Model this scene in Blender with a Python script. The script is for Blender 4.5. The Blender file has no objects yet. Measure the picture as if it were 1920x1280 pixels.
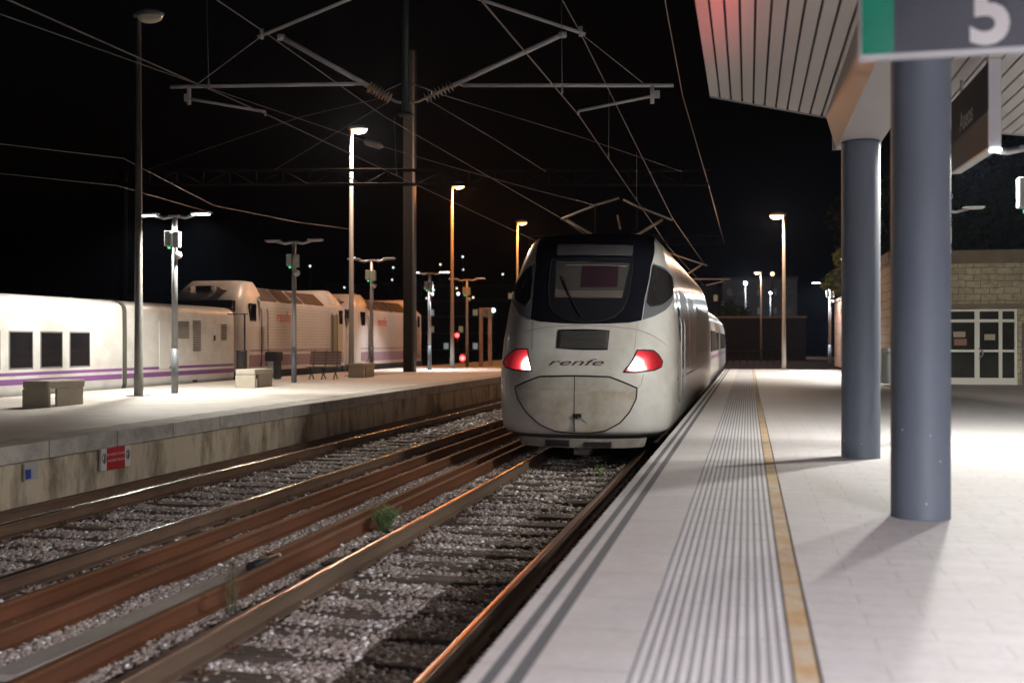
import bpy, bmesh, math, random
import numpy as np
from mathutils import Vector, Matrix
random.seed(7); rng = np.random.default_rng(7)
R = math.radians
scn = bpy.context.scene
COL = scn.collection

# ------------------------------------------------------------------ materials
MATS = {}
def M(name, col, rough=.6, metal=0., noise=None, bump=None, emit=None, spec=None, coat=0.):
    """noise=(scale, amount, colour2[, stretch xyz]) ; bump=(scale, strength) ; emit=(colour, strength)"""
    if name in MATS: return MATS[name]
    m = bpy.data.materials.new(name); m.use_nodes = True
    nt = m.node_tree; b = nt.nodes['Principled BSDF']; N = nt.nodes.new; L = nt.links.new
    b.inputs['Base Color'].default_value = (*col, 1); b.inputs['Roughness'].default_value = rough
    b.inputs['Metallic'].default_value = metal
    if spec is not None: b.inputs['Specular IOR Level'].default_value = spec
    if coat: b.inputs['Coat Weight'].default_value = coat; b.inputs['Coat Roughness'].default_value = .08
    tc = N('ShaderNodeTexCoord')
    if noise:
        mp = N('ShaderNodeMapping'); L(tc.outputs['Object'], mp.inputs[0])
        if len(noise) > 3: mp.inputs['Scale'].default_value = noise[3]
        n = N('ShaderNodeTexNoise'); n.inputs['Scale'].default_value = noise[0]; n.inputs['Detail'].default_value = 6
        n.inputs['Roughness'].default_value = .65
        L(mp.outputs[0], n.inputs['Vector'])
        r = N('ShaderNodeMapRange'); r.inputs['From Min'].default_value = .38; r.inputs['From Max'].default_value = .68
        r.inputs['To Min'].default_value = 0; r.inputs['To Max'].default_value = noise[1]
        L(n.outputs['Fac'], r.inputs['Value'])
        mx = N('ShaderNodeMix'); mx.data_type = 'RGBA'
        L(r.outputs[0], mx.inputs['Factor']); mx.inputs['A'].default_value = (*col, 1); mx.inputs['B'].default_value = (*noise[2], 1)
        L(mx.outputs['Result'], b.inputs['Base Color'])
    if bump:
        n2 = N('ShaderNodeTexNoise'); n2.inputs['Scale'].default_value = bump[0]; n2.inputs['Detail'].default_value = 5
        L(tc.outputs['Object'], n2.inputs['Vector'])
        bp = N('ShaderNodeBump'); bp.inputs['Strength'].default_value = bump[1]; bp.inputs['Distance'].default_value = .02
        L(n2.outputs['Fac'], bp.inputs['Height']); L(bp.outputs[0], b.inputs['Normal'])
    if emit:
        b.inputs['Emission Color'].default_value = (*emit[0], 1); b.inputs['Emission Strength'].default_value = emit[1]
    MATS[name] = m
    return m

def brick_mat(name, c1, c2, mortar, w, h, ms, offset=.5, axes='xy', rough=.7, dirt=None, warp=0., bumpd=.004, bias=0.):
    m = bpy.data.materials.new(name); m.use_nodes = True; MATS[name] = m
    nt = m.node_tree; b = nt.nodes['Principled BSDF']; N = nt.nodes.new; L = nt.links.new
    b.inputs['Roughness'].default_value = rough
    tc = N('ShaderNodeTexCoord'); sp = N('ShaderNodeSeparateXYZ'); cb = N('ShaderNodeCombineXYZ')
    L(tc.outputs['Object'], sp.inputs[0])
    L(sp.outputs['XYZ'.index(axes[0].upper())], cb.inputs[0]); L(sp.outputs['XYZ'.index(axes[1].upper())], cb.inputs[1])
    vec = cb.outputs[0]
    if warp:
        nz = N('ShaderNodeTexNoise'); nz.inputs['Scale'].default_value = 2.2; L(cb.outputs[0], nz.inputs['Vector'])
        ad = N('ShaderNodeVectorMath'); ad.operation = 'MULTIPLY_ADD'
        L(nz.outputs['Color'], ad.inputs[0]); ad.inputs[1].default_value = (warp, warp, 0); L(cb.outputs[0], ad.inputs[2])
        vec = ad.outputs[0]
    br = N('ShaderNodeTexBrick'); L(vec, br.inputs['Vector']); br.offset = offset
    br.inputs['Color1'].default_value = (*c1, 1); br.inputs['Color2'].default_value = (*c2, 1); br.inputs['Mortar'].default_value = (*mortar, 1)
    br.inputs['Scale'].default_value = 1; br.inputs['Brick Width'].default_value = w; br.inputs['Row Height'].default_value = h
    br.inputs['Mortar Size'].default_value = ms; br.inputs['Mortar Smooth'].default_value = .2; br.inputs['Bias'].default_value = bias
    out = br.outputs['Color']
    if dirt:
        for sc, am, dc in dirt:
            n = N('ShaderNodeTexNoise'); n.inputs['Scale'].default_value = sc; n.inputs['Detail'].default_value = 7; n.inputs['Roughness'].default_value = .7
            L(tc.outputs['Object'], n.inputs['Vector'])
            r = N('ShaderNodeMapRange'); r.inputs['From Min'].default_value = .45; r.inputs['From Max'].default_value = .72; r.inputs['To Max'].default_value = am
            L(n.outputs['Fac'], r.inputs['Value'])
            mx = N('ShaderNodeMix'); mx.data_type = 'RGBA'; L(r.outputs[0], mx.inputs['Factor']); L(out, mx.inputs['A']); mx.inputs['B'].default_value = (*dc, 1)
            out = mx.outputs['Result']
    L(out, b.inputs['Base Color'])
    bp = N('ShaderNodeBump'); bp.inputs['Strength'].default_value = .6; bp.inputs['Distance'].default_value = bumpd; bp.invert = True
    L(br.outputs['Fac'], bp.inputs['Height']); L(bp.outputs[0], b.inputs['Normal'])
    return m

# ------------------------------------------------------------------ mesh builder
class MB:
    def __init__(s): s.v, s.f, s.m, s.sm = [], [], [], []
    def add(s, v, f, mi=0, smooth=False):
        o = len(s.v); s.v += [tuple(p) for p in v]
        for q in f: s.f.append([o+i for i in q]); s.m.append(mi); s.sm.append(smooth)
    def box(s, x0, x1, y0, y1, z0, z1, mi=0, bev=0):
        if bev:
            bm = bmesh.new(); bmesh.ops.create_cube(bm, size=1)
            for v in bm.verts: v.co = ((x0+x1)/2+v.co.x*(x1-x0), (y0+y1)/2+v.co.y*(y1-y0), (z0+z1)/2+v.co.z*(z1-z0))
            bmesh.ops.bevel(bm, geom=bm.edges[:], offset=bev, segments=2, affect='EDGES', profile=.5)
            bm.verts.ensure_lookup_table()
            s.add([v.co[:] for v in bm.verts], [[v.index for v in f.verts] for f in bm.faces], mi); bm.free(); return s
        s.add([(x0,y0,z0),(x1,y0,z0),(x1,y1,z0),(x0,y1,z0),(x0,y0,z1),(x1,y0,z1),(x1,y1,z1),(x0,y1,z1)],
              [(0,3,2,1),(4,5,6,7),(0,1,5,4),(1,2,6,5),(2,3,7,6),(3,0,4,7)], mi); return s
    def tube(s, pts, r, n=8, mi=0, caps=True, closed=False):
        P = [Vector(p) for p in pts]; rr = r if isinstance(r, (list, tuple)) else [r]*len(P)
        vs, prev = [], None
        for i, p in enumerate(P):
            if closed: t = P[(i+1) % len(P)]-P[i-1]
            else: t = P[min(i+1, len(P)-1)]-P[max(i-1, 0)]
            t = t.normalized() if t.length > 1e-9 else Vector((0,0,1))
            a = prev if prev is not None else (Vector((0,0,1)) if abs(t.z) < .9 else Vector((1,0,0)))
            u = (a-t*a.dot(t)); u = u.normalized() if u.length > 1e-6 else t.orthogonal().normalized()
            w = t.cross(u); prev = u
            for k in range(n):
                an = 2*math.pi*k/n; vs.append(p+(u*math.cos(an)+w*math.sin(an))*rr[i])
        fs = []; L = len(P)
        for i in range(L if closed else L-1):
            for k in range(n):
                a, b = i*n+k, i*n+(k+1) % n; j = ((i+1) % L)*n
                fs.append((a, b, j+(k+1) % n, j+k))
        s.add(vs, fs, mi, True)
        if caps and not closed:
            o = len(s.v)-len(vs)
            s.f.append([o+k for k in range(n)][::-1]); s.m.append(mi); s.sm.append(False)
            s.f.append([o+(L-1)*n+k for k in range(n)]); s.m.append(mi); s.sm.append(False)
        return s
    def lathe(s, prof, n=20, c=(0,0), mi=0):
        vs = [(c[0]+r*math.cos(2*math.pi*k/n), c[1]+r*math.sin(2*math.pi*k/n), z) for r, z in prof for k in range(n)]
        fs = [(i*n+k, i*n+(k+1) % n, (i+1)*n+(k+1) % n, (i+1)*n+k) for i in range(len(prof)-1) for k in range(n)]
        s.add(vs, fs, mi, True)
        o = len(s.v)-len(vs)
        s.f.append([o+k for k in range(n)][::-1]); s.m.append(mi); s.sm.append(False)
        s.f.append([o+(len(prof)-1)*n+k for k in range(n)]); s.m.append(mi); s.sm.append(False)
        return s
    def prism(s, poly, a0, a1, axis='y', mi=0, smooth=False):
        """poly in the two other axes (x,z for 'y'; y,z for 'x'; x,y for 'z')"""
        def P(u, v, a): return {'y': (u, a, v), 'x': (a, u, v), 'z': (u, v, a)}[axis]
        n = len(poly); vs = [P(u, v, a0) for u, v in poly]+[P(u, v, a1) for u, v in poly]
        s.add(vs, [(i, (i+1) % n, n+(i+1) % n, n+i) for i in range(n)], mi, smooth)
        if smooth: s.add(vs, [], mi)
        o = len(s.v)-2*n
        s.f.append([o+i for i in range(n)][::-1]); s.m.append(mi); s.sm.append(False)
        s.f.append([o+n+i for i in range(n)]); s.m.append(mi); s.sm.append(False)
        return s
    def build(s, name, mats, parent=None, loc=None, fixn=True):
        me = bpy.data.meshes.new(name); me.from_pydata(s.v, [], s.f)
        mats = mats if isinstance(mats, (list, tuple)) else [mats]
        for m in mats: me.materials.append(m)
        me.polygons.foreach_set('material_index', s.m); me.polygons.foreach_set('use_smooth', s.sm)
        if fixn:
            bm = bmesh.new(); bm.from_mesh(me); bmesh.ops.recalc_face_normals(bm, faces=bm.faces[:]); bm.to_mesh(me); bm.free()
        o = bpy.data.objects.new(name, me); COL.objects.link(o)
        if parent: o.parent = parent
        if loc: o.location = loc
        return o

def tag(o, label=None, cat=None, group=None, kind=None):
    if label: o['label'] = label
    if cat: o['category'] = cat
    if group: o['group'] = group
    if kind: o['kind'] = kind
    return o
def thing(name, label, cat, loc=(0,0,0), rz=0, group=None):
    o = bpy.data.objects.new(name, None); COL.objects.link(o); o.location = loc; o.rotation_euler = (0,0,rz)
    o.empty_display_size = .3
    return tag(o, label, cat, group)
def copy_tree(o, parent=None):
    c = o.copy(); COL.objects.link(c)
    if parent: c.parent = parent
    for ch in list(o.children): copy_tree(ch, c)
    return c
def dup(o, loc, label, rz=None):
    c = copy_tree(o); c.location = loc; c['label'] = label
    if rz is not None: c.rotation_euler = (0,0,rz)
    return c
def struct(o): o['kind'] = 'structure'; return o

def text_geo(txt, size, shear=0., sx=1., bold=0.):
    cu = bpy.data.curves.new('lettering', 'FONT'); cu.body = txt; cu.size = size; cu.shear = shear; cu.align_x = 'CENTER'; cu.align_y = 'CENTER'
    cu.offset = bold; cu.resolution_u = 4
    o = bpy.data.objects.new('lettering', cu); COL.objects.link(o)
    dg = bpy.context.evaluated_depsgraph_get(); me = bpy.data.meshes.new_from_object(o.evaluated_get(dg))
    vs = [(v.co.x*sx, v.co.y) for v in me.vertices]; fs = [list(p.vertices) for p in me.polygons]
    bpy.data.objects.remove(o); bpy.data.curves.remove(cu); bpy.data.meshes.remove(me)
    return vs, fs
def text_flat(mb, txt, size, place, mi=0, th=.003, **k):
    """place(u,v,d) -> xyz"""
    vs, fs = text_geo(txt, size, **k); mb.add([place(u, v, th) for u, v in vs], fs, mi)

# ------------------------------------------------------------------ camera
f_px, TH = 2000., math.atan(443/2000.)
cam = bpy.data.cameras.new('camera'); co = bpy.data.objects.new('camera', cam); COL.objects.link(co)
cam.sensor_width = 36; cam.lens = 37.5; cam.clip_end = 2000; cam.clip_start = .05
co.location = (0, 0, 2.0); co.rotation_euler = (R(90), 0, TH)
cam.dof.use_dof = True; cam.dof.focus_distance = 18.5; cam.dof.aperture_fstop = 1.25
scn.camera = co

# ------------------------------------------------------------------ world: night sky
w = bpy.data.worlds.new('World'); scn.world = w; w.use_nodes = True
wn = w.node_tree; bg = wn.nodes['Background']; sky = wn.nodes.new('ShaderNodeTexSky'); sky.sky_type = 'NISHITA'; sky.sun_disc = False
sky.sun_elevation = R(-4.4); sky.sun_rotation = R(200)
wn.links.new(sky.outputs[0], bg.inputs[0]); bg.inputs[1].default_value = .12
scn.view_settings.view_transform = 'Standard'; scn.view_settings.look = 'None'; scn.view_settings.exposure = 0; scn.view_settings.gamma = 1
scn.cycles.use_denoising = True
try: scn.cycles.sample_clamp_indirect = 4
except Exception: pass

def spot(name, loc, target, power, col, ang=150, blend=.6, rad=.06):
    l = bpy.data.lights.new(name, 'SPOT'); l.energy = power; l.color = col; l.spot_size = R(ang); l.spot_blend = blend; l.shadow_soft_size = rad
    o = bpy.data.objects.new(name, l); COL.objects.link(o); o.location = loc
    d = Vector(target)-Vector(loc); o.rotation_euler = d.to_track_quat('-Z', 'Y').to_euler(); return o
def area(name, loc, sx, sy, power, col, rot=(0,0,0), spread=180):
    l = bpy.data.lights.new(name, 'AREA'); l.energy = power; l.color = col; l.shape = 'RECTANGLE'; l.size = sx; l.size_y = sy; l.spread = R(spread)
    o = bpy.data.objects.new(name, l); COL.objects.link(o); o.location = loc; o.rotation_euler = rot; return o

# ------------------------------------------------------------------ shared materials
WHITE_PAINT = M('white_paint', (.62,.60,.57), .32, noise=(1.6,.35,(.46,.42,.37)), coat=.3)
DIRTY = M('dirty_white', (.56,.52,.47), .45, noise=(3.0,.9,(.26,.19,.12),(1,1,.6)))
BLACK_GLASS = M('black_glass', (.008,.009,.014), .06, spec=.6)
WINDOW = M('dark_window', (.010,.0095,.011), .07, spec=.35)
BLACK = M('black_rubber', (.012,.012,.012), .6)
DARK = M('dark_steel', (.03,.03,.033), .5, .3)
GREYP = M('grey_paint', (.10,.105,.115), .4)
GALV = M('galvanised_steel', (.42,.42,.43), .42, .5, noise=(9,.4,(.30,.30,.31)))
CONC = M('concrete', (.36,.34,.31), .85, noise=(2.2,.7,(.22,.20,.17)), bump=(30,.15))
PURPLE = M('purple_paint', (.17,.06,.20), .35)
RUST = M('rust', (.14,.047,.016), .8, .0, noise=(5,.75,(.085,.034,.016),(1,.15,1)), bump=(40,.1))
RUSTD = M('dark_rust', (.10,.055,.035), .75, .0, noise=(7,.6,(.20,.12,.07),(1,.2,1)))
STEEL_TOP = M('polished_rail', (.6,.58,.55), .17, 1.0, noise=(14,.25,(.40,.32,.26),(1,.05,1)))
RUST_TOP = M('brown_rail_top', (.14,.058,.028), .65, .0, noise=(9,.7,(.21,.11,.06),(1,.08,1)), spec=.25)
TAN = M('tan_rail_side', (.145,.098,.064), .7, .0, noise=(4,.6,(.10,.06,.038),(1,.2,1)))
BROWN_STEEL = M('worn_brown_rail', (.42,.30,.24), .3, .9, noise=(12,.8,(.26,.14,.09),(1,.06,1)))
WOOD = M('old_sleeper_wood', (.12,.09,.075), .85, noise=(6,.8,(.03,.024,.02),(.3,3,3)), bump=(25,.4))

# ------------------------------------------------------------------ ground and platforms
HP = .70
mb = MB(); mb.add([(-400,-60,-.42),(400,-60,-.42),(400,600,-.42),(-400,600,-.42)], [(0,1,2,3)])
struct(mb.build('ground', M('soil', (.05,.042,.036), .95, noise=(.6,.8,(.025,.022,.02)))))
mb = MB()
nx, ny = 34, 230
vs = [(-9.04+(8.0)*i/nx, -2+90*j/ny, -.235+.02*math.sin(i*1.7+j*.9)+.012*math.sin(j*2.3)) for j in range(ny+1) for i in range(nx+1)]
mb.add(vs, [(j*(nx+1)+i, j*(nx+1)+i+1, (j+1)*(nx+1)+i+1, (j+1)*(nx+1)+i) for j in range(ny) for i in range(nx)])
struct(mb.build('track_bed', M('ballast_dust', (.36,.305,.27), .95, noise=(18,.9,(.24,.20,.175)), bump=(60,.8)), fixn=False))

# right platform: body, edge slabs, stripes, tactile ribs, yellow line, paving
PE, PEND = -1.07, 51.2
CONCW = M('platform_wall_concrete', (.55,.46,.345), .9, noise=(1.5,.72,(.09,.065,.04),(1,1.1,.38)), bump=(22,.3))
for n_ in CONCW.node_tree.nodes:
    if n_.type == 'MAP_RANGE': n_.inputs['From Min'].default_value = .47; n_.inputs['From Max'].default_value = .62
def wall_mat():
    m = MATS['platform_wall_concrete']
    return m
plat = struct(MB().box(PE+.03, 30, -6, PEND, -.42, HP-.045).build('platform', CONCW))
EDGE = brick_mat('edge_slabs', (.62,.595,.60), (.59,.565,.57), (.34,.32,.315), 40, .6, .005, 0, 'xy', .6, dirt=[(1.4,.4,(.52,.475,.42)),(7,.28,(.44,.40,.37)),(21,.3,(.38,.345,.32))])
PAVE = brick_mat('paving_blocks', (.62,.595,.605), (.585,.56,.57), (.37,.35,.345), .54, .205, .0035, .5, 'xy', .62, dirt=[(.9,.45,(.50,.465,.44)),(6,.3,(.44,.41,.385)),(19,.35,(.36,.33,.31))])
STRIPE = M('anti_slip_grey', (.115,.12,.13), .8, noise=(30,.5,(.17,.17,.17)))
GROOVE = M('groove_grey', (.30,.295,.31), .8)
YEL = M('yellow_worn_tile', (.47,.30,.14), .75, noise=(5,1.,(.54,.47,.38),(1,1,1)), bump=(20,.2))
def strip(x0, x1, z, name, m, parent, y0=-6, y1=PEND, th=.02):
    return MB().box(x0, x1, y0, y1, z-th, z).build(name, m, parent)
mb = MB(); mb.box(PE, -1.006, -6, PEND, HP-.11, HP); mb.box(-.953, -.905, -6, PEND, HP-.05, HP); mb.box(-.845, -.458, -6, PEND, HP-.05, HP)
mb.build('edge_slabs', EDGE, plat)
for a, b in ((-1.006,-.953),(-.905,-.845)): strip(a, b, HP-.002, 'anti_slip_strip', STRIPE, plat)
mb = MB(); mb.box(-.455, .170, -6, PEND, HP-.05, HP-.0055, 1)
for i in range(14):
    for q in range(95):
      x = -.448+i*.0443; mb.prism([(x+.0055,HP-.0062),(x+.0325,HP-.0062),(x+.031,HP-.002),(x+.007,HP-.002)], -6+.6*q, -6+.6*q+.592, 'y', 0)
mb.build('tactile_strip', [M('tactile_rib', (.63,.61,.62), .65, noise=(3,.2,(.48,.46,.45))), GROOVE], plat)
strip(.178, .268, HP-.001, 'yellow_line', YEL, plat)
strip(.170, .178, HP-.012, 'joint', DARK, plat); strip(.268, .282, HP-.012, 'joint', DARK, plat)
strip(.282, 30, HP, 'paving', PAVE, plat)
# platform ramp kerb beyond the end
far = struct(MB().box(-4.5, 30, 62, 130, -.41, .25).build('path', M('far_reddish_ground', (.11,.06,.045), .95, noise=(.8,.6,(.05,.035,.03)))))

# left island platform
LE = -9.05
lplat = struct(MB().box(-16.95, LE-.02, 2, 96, -.42, HP-.12).build('platform', CONCW))
LPAVE = brick_mat('left_paving', (.60,.55,.50), (.54,.49,.44), (.27,.24,.21), .6, .4, .008, .5, 'xy', .7, dirt=[(.5,.35,(.38,.32,.26)),(5,.2,(.33,.28,.22))])
LCOP = brick_mat('left_coping', (.52,.48,.44), (.46,.43,.40), (.14,.12,.10), 40, 1.55, .012, 0, 'xy', .8, dirt=[(1.6,.7,(.17,.15,.12)),(6,.3,(.13,.11,.09))])
MB().box(-16.95, LE-.55, 2, 96, HP-.12, HP).build('paving', LPAVE, lplat)
MB().box(LE-.55, LE+.06, 2, 96, HP-.235, HP-.003, bev=.012).build('coping', LCOP, lplat)

# ------------------------------------------------------------------ tracks
def rail_profile():
    half = [(.075,-.165),(.075,-.150),(.018,-.135),(.010,-.06),(.012,-.045),(.036,-.036),(.036,-.013),(.0335,-.006),(.026,-.0022),(.013,-.0004)]
    return half+[(-x, z) for x, z in half[::-1]]
def rail_mesh(mb, x0, y0, x1, y1, dz=0):
    pr = rail_profile(); n = len(pr)
    dirv = Vector((x1-x0, y1-y0, 0)).normalized(); nrm = Vector((dirv.y, -dirv.x, 0))
    for a, b, mi, sm in ((0,6,0,False),(6,13,1,True),(13,20,0,False)):
        q = [pr[k % n] for k in range(a, b+1)]; L = len(q)
        vs = [(cx+nrm.x*u, cy+nrm.y*u, z+dz) for cx, cy in ((x0,y0),(x1,y1)) for u, z in q]
        mb.add(vs, [(i, i+1, L+i+1, L+i) for i in range(L-1)], mi, sm)
    for cx, cy in ((x0,y0),(x1,y1)):
        mb.add([(cx+nrm.x*u, cy+nrm.y*u, z+dz) for u, z in pr], [tuple(range(n))], 0)
def track(label, xl, xr, y0, y1, topm):
    cx = (xl+xr)/2
    t = thing('railway_track', label, 'railway track', (cx, y0, -.235), group='tracks between the two platforms')
    for x in (xl, xr):
        mb = MB(); rail_mesh(mb, x-cx, 0, x-cx, y1-y0, .235); mb.build('rail', [RUSTD if topm else TAN, STEEL_TOP if topm else BROWN_STEEL], t)
    n = min(96, int((y1-y0)/.61)); base = None
    for k in range(n):
        if base is None:
            mb = MB(); mb.box(-1.3, 1.3, -.12, .12, -.1, .068, bev=.012)
            for q in (-.87,.87):
                mb.box(q-.17,q+.17,-.07,.07,.066,.080,1)
                for e in (-.12,.12): mb.tube([(q+e,-.035,.08),(q+e,-.035,.115)], .016, 6, 1); mb.tube([(q+e,.035,.08),(q+e,.035,.115)], .016, 6, 1)
            base = mb.build('sleeper', [WOOD, RUSTD], t)
            s = base
        else:
            s = base.copy(); COL.objects.link(s); s.parent = t
        s.location = (random.uniform(-.06,.06), .3+k*.61+random.uniform(-.03,.03), random.uniform(-.012,.008)); s.rotation_euler = (0,0,random.uniform(-.012,.012))
tA = track('railway track beside the right platform with the train standing on it', -3.64, -1.90, 3, 61, False)
tB = track('empty railway track along the left platform wall with bright worn rail', -8.02, -6.22, 3, 61, True)

SPARE = 'spare rails laid down between the tracks'
def spare(label, x0, y0, x1, y1, dz, m=RUST, tm=RUST_TOP):
    mb = MB(); rail_mesh(mb, 0, 0, x1-x0, y1-y0, .165); o = mb.build('spare_rail', [m, tm]); o.location = (x0, y0, dz-.165); tag(o, label, 'rail', SPARE); return o
spare('rusty loose rail lying closest to the empty left track', -5.66, 4.5, -5.72, 38, -.03)
spare('second rusty loose rail counted from the empty left track', -5.17, 4.5, -5.19, 37, -.03)
spare('shorter rusty loose rail ending beside a dark post stub near the pale plank', -4.53, 9.6, -4.86, 36, -.05)
spare('rusty loose rail lying closest to the track with the train', -4.31, 4.5, -4.36, 34, -.04)
spare('dark rusty rail lying along the foot of the left platform wall', -8.86, 6, -8.80, 60, -.06, RUSTD, RUSTD)
mb = MB(); mb.box(-.16,.16,0,5.4,0,.05, bev=.008); mb.box(.04,.075,0,5.4,.05,.056)
pl = mb.build('concrete_plank', M('pale_plank', (.42,.38,.34), .8, noise=(4,.6,(.26,.22,.18),(1,.2,1)), bump=(30,.2))); pl.location = (-4.66, 6.0, -.195); pl.rotation_euler = (0,0,R(-1.2))
tag(pl, 'long pale grey plank lying on the stones between two rusty rails', 'plank')
mb = MB(); mb.tube([(0,0,0),(0,-.55,.03)], .05, 10); mb.tube([(0,0,.0),(.02,.03,.0)], .052, 10, 1)
st_ = mb.build('cable_stub', [DARK, M('pale_cap', (.5,.48,.46), .6)]); st_.location = (-4.44, 9.55, -.09)
tag(st_, 'dark cable stub with a pale cap lying beside the shorter rusty rail', 'cable')

# ballast stones (uncountable)
def make_stones():
    t = (1+5**.5)/2
    ico = np.array([(-1,t,0),(1,t,0),(-1,-t,0),(1,-t,0),(0,-1,t),(0,1,t),(0,-1,-t),(0,1,-t),(t,0,-1),(t,0,1),(-t,0,-1),(-t,0,1)])/1.9
    fc = np.array([(0,11,5),(0,5,1),(0,1,7),(0,7,10),(0,10,11),(1,5,9),(5,11,4),(11,10,2),(10,7,6),(7,1,8),(3,9,4),(3,4,2),(3,2,6),(3,6,8),(3,8,9),(4,9,5),(2,4,11),(6,2,10),(8,6,7),(9,8,1)])
    vars_ = []
    for k in range(14):
        v = ico*rng.uniform(.72,1.25,(12,1)); v = v*rng.uniform((.75,.7,.5),(1.35,1.3,.55)); vars_.append(v)
    vars_ = np.array(vars_)
    P, S = [], []
    for (y0, y1, dens, sz) in ((4.5,9,2500,.0165),(9,14,1900,.018),(14,22,1050,.022),(22,34,460,.029),(34,52,110,.045)):
        n = int((y1-y0)*7.9*dens)
        x = rng.uniform(-8.98,-1.1,n); y = rng.uniform(y0,y1,n)
        keep = x > -.72*y-1.2
        slp = np.zeros(n, bool)
        for cx in (-2.77,-7.12):
            slp |= (np.abs(x-cx) < 1.3) & (np.abs(((y-3.3) % .61+.305) % .61-.305) < .125)
        keep &= ~(slp & (rng.random(n) > .42))
        for rx in (-3.64,-1.9,-8.02,-6.22,-5.69,-5.18,-4.33): keep &= np.abs(x-rx) > .055
        keep &= ~((np.abs(x+4.64) < .14) & (y < 11.2) & (rng.random(n) > .12))
        x, y, slp = x[keep], y[keep], slp[keep]
        z = -.222+rng.uniform(-.012,.03,len(x))+.02*np.sin(x*5+y*1.3)*np.sin(y*2.1); z[slp] += .035
        P.append(np.stack([x,y,z],1)); S.append(sz*rng.uniform(.6,1.6,len(x))**1.2)
    P = np.concatenate(P); S = np.concatenate(S); n = len(P)
    a = rng.uniform(0,2*np.pi,n); v = vars_[rng.integers(0,14,n)]*S[:,None,None]
    tilt = rng.uniform(-.5,.5,n)
    c, s = np.cos(tilt)[:,None], np.sin(tilt)[:,None]; vy, vz = v[:,:,1]*c-v[:,:,2]*s, v[:,:,1]*s+v[:,:,2]*c; v = np.stack([v[:,:,0],vy,vz],2)
    c, s = np.cos(a)[:,None], np.sin(a)[:,None]
    V = np.stack([v[:,:,0]*c-v[:,:,1]*s, v[:,:,0]*s+v[:,:,1]*c, v[:,:,2]],2)+P[:,None,:]
    F = (fc[None]+(np.arange(n)*12)[:,None,None]).reshape(-1,3)
    V = V.reshape(-1,3).astype(np.float32)
    me = bpy.data.meshes.new('ballast_stones'); me.vertices.add(len(V)); me.vertices.foreach_set('co', V.ravel())
    me.loops.add(F.size); me.loops.foreach_set('vertex_index', F.ravel().astype(np.int32))
    me.polygons.add(len(F)); me.polygons.foreach_set('loop_start', np.arange(0,F.size,3,dtype=np.int32))
    at = me.attributes.new('tone', 'FLOAT', 'POINT'); at.data.foreach_set('value', np.repeat(rng.random(n).astype(np.float32), 12))
    me.update(calc_edges=True)
    m = bpy.data.materials.new('ballast_stone'); m.use_nodes = True; nt = m.node_tree; b = nt.nodes['Principled BSDF']; b.inputs['Roughness'].default_value = .95; b.inputs['Specular IOR Level'].default_value = .1
    an = nt.nodes.new('ShaderNodeAttribute'); an.attribute_name = 'tone'; cr = nt.nodes.new('ShaderNodeValToRGB')
    for e, (p, c_) in zip([cr.color_ramp.elements[0], cr.color_ramp.elements[1]]+[cr.color_ramp.elements.new(.5) for _ in range(3)],
                         ((0,(.30,.245,.215)),(1,(.50,.44,.395)),(.3,(.37,.305,.27)),(.6,(.41,.345,.31)),(.85,(.45,.385,.35)))):
        e.position = p; e.color = (*c_,1)
    nt.links.new(an.outputs['Fac'], cr.inputs[0]); nt.links.new(cr.outputs[0], b.inputs['Base Color'])
    me.materials.append(m)
    o = bpy.data.objects.new('ballast_stones', me); COL.objects.link(o)
    tag(o, 'grey and pinkish broken stones filling the track bed', 'ballast', kind='stuff')
make_stones()

def weed(loc, label, h, n, col, spread):
    t = thing('weed', label, 'weed', loc)
    mb = MB()
    for k in range(n):
        a = random.uniform(0,6.28); l = h*random.uniform(.5,1.1); s = spread*random.uniform(.2,1)
        x0, y0 = random.uniform(-.04,.04), random.uniform(-.04,.04)
        p = [Vector((x0+math.cos(a)*s*q*q, y0+math.sin(a)*s*q*q, l*q*(1-.25*q*s/spread))) for q in (0,.35,.7,1)]
        mb.tube(p, [.0035,.003,.0025,.0008], 3)
        for q in range(5):
            c = p[1].lerp(p[3], random.random()); d = Vector((random.uniform(-1,1),random.uniform(-1,1),random.uniform(-.2,1))).normalized()*.045
            s2 = d.cross(Vector((0,0,1))).normalized()*.007
            mb.add([c, c+d*.5+s2, c+d, c+d*.5-s2], [(0,1,2,3)])
    mb.build('leaves', col, t, fixn=False); return t
GREEN = M('weed_green', (.17,.27,.10), .8, noise=(20,.8,(.18,.20,.08))); DRYG = M('dry_grass', (.13,.13,.07), .8)
weed((-4.12,11.75,-.21), 'bushy green weed growing beside the rusty rails mid way to the train', .35, 130, GREEN, .25)
weed((-4.10,8.0,-.21), 'thin dry weed with tall stems in front of the dark cable stub', .5, 14, DRYG, .08)
weed((-8.96,30.5,-.2), 'green weed growing at the foot of the left platform wall', .45, 26, GREEN, .25)
weed((-2.35,17.1,-.21), 'small dark weed between the rails under the nose of the train', .25, 22, GREEN, .15)
mb = MB(); mb.add([(-.09,-.03,0),(.0,-.05,.0),(.09,-.02,0),(.07,.05,0),(-.05,.05,0),(-.06,0,.06),(.03,-.01,.08),(.04,.03,.05)], [(0,1,6,5),(1,2,6),(2,3,7,6),(3,4,5,7),(5,6,7),(4,0,5)])
ls = mb.build('stone', M('white_stone', (.6,.57,.53), .8, bump=(30,.3))); ls.location = (-7.62,11.75,-.19); tag(ls, 'large whitish stone lying alone between the rails of the empty track', 'stone')

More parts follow.
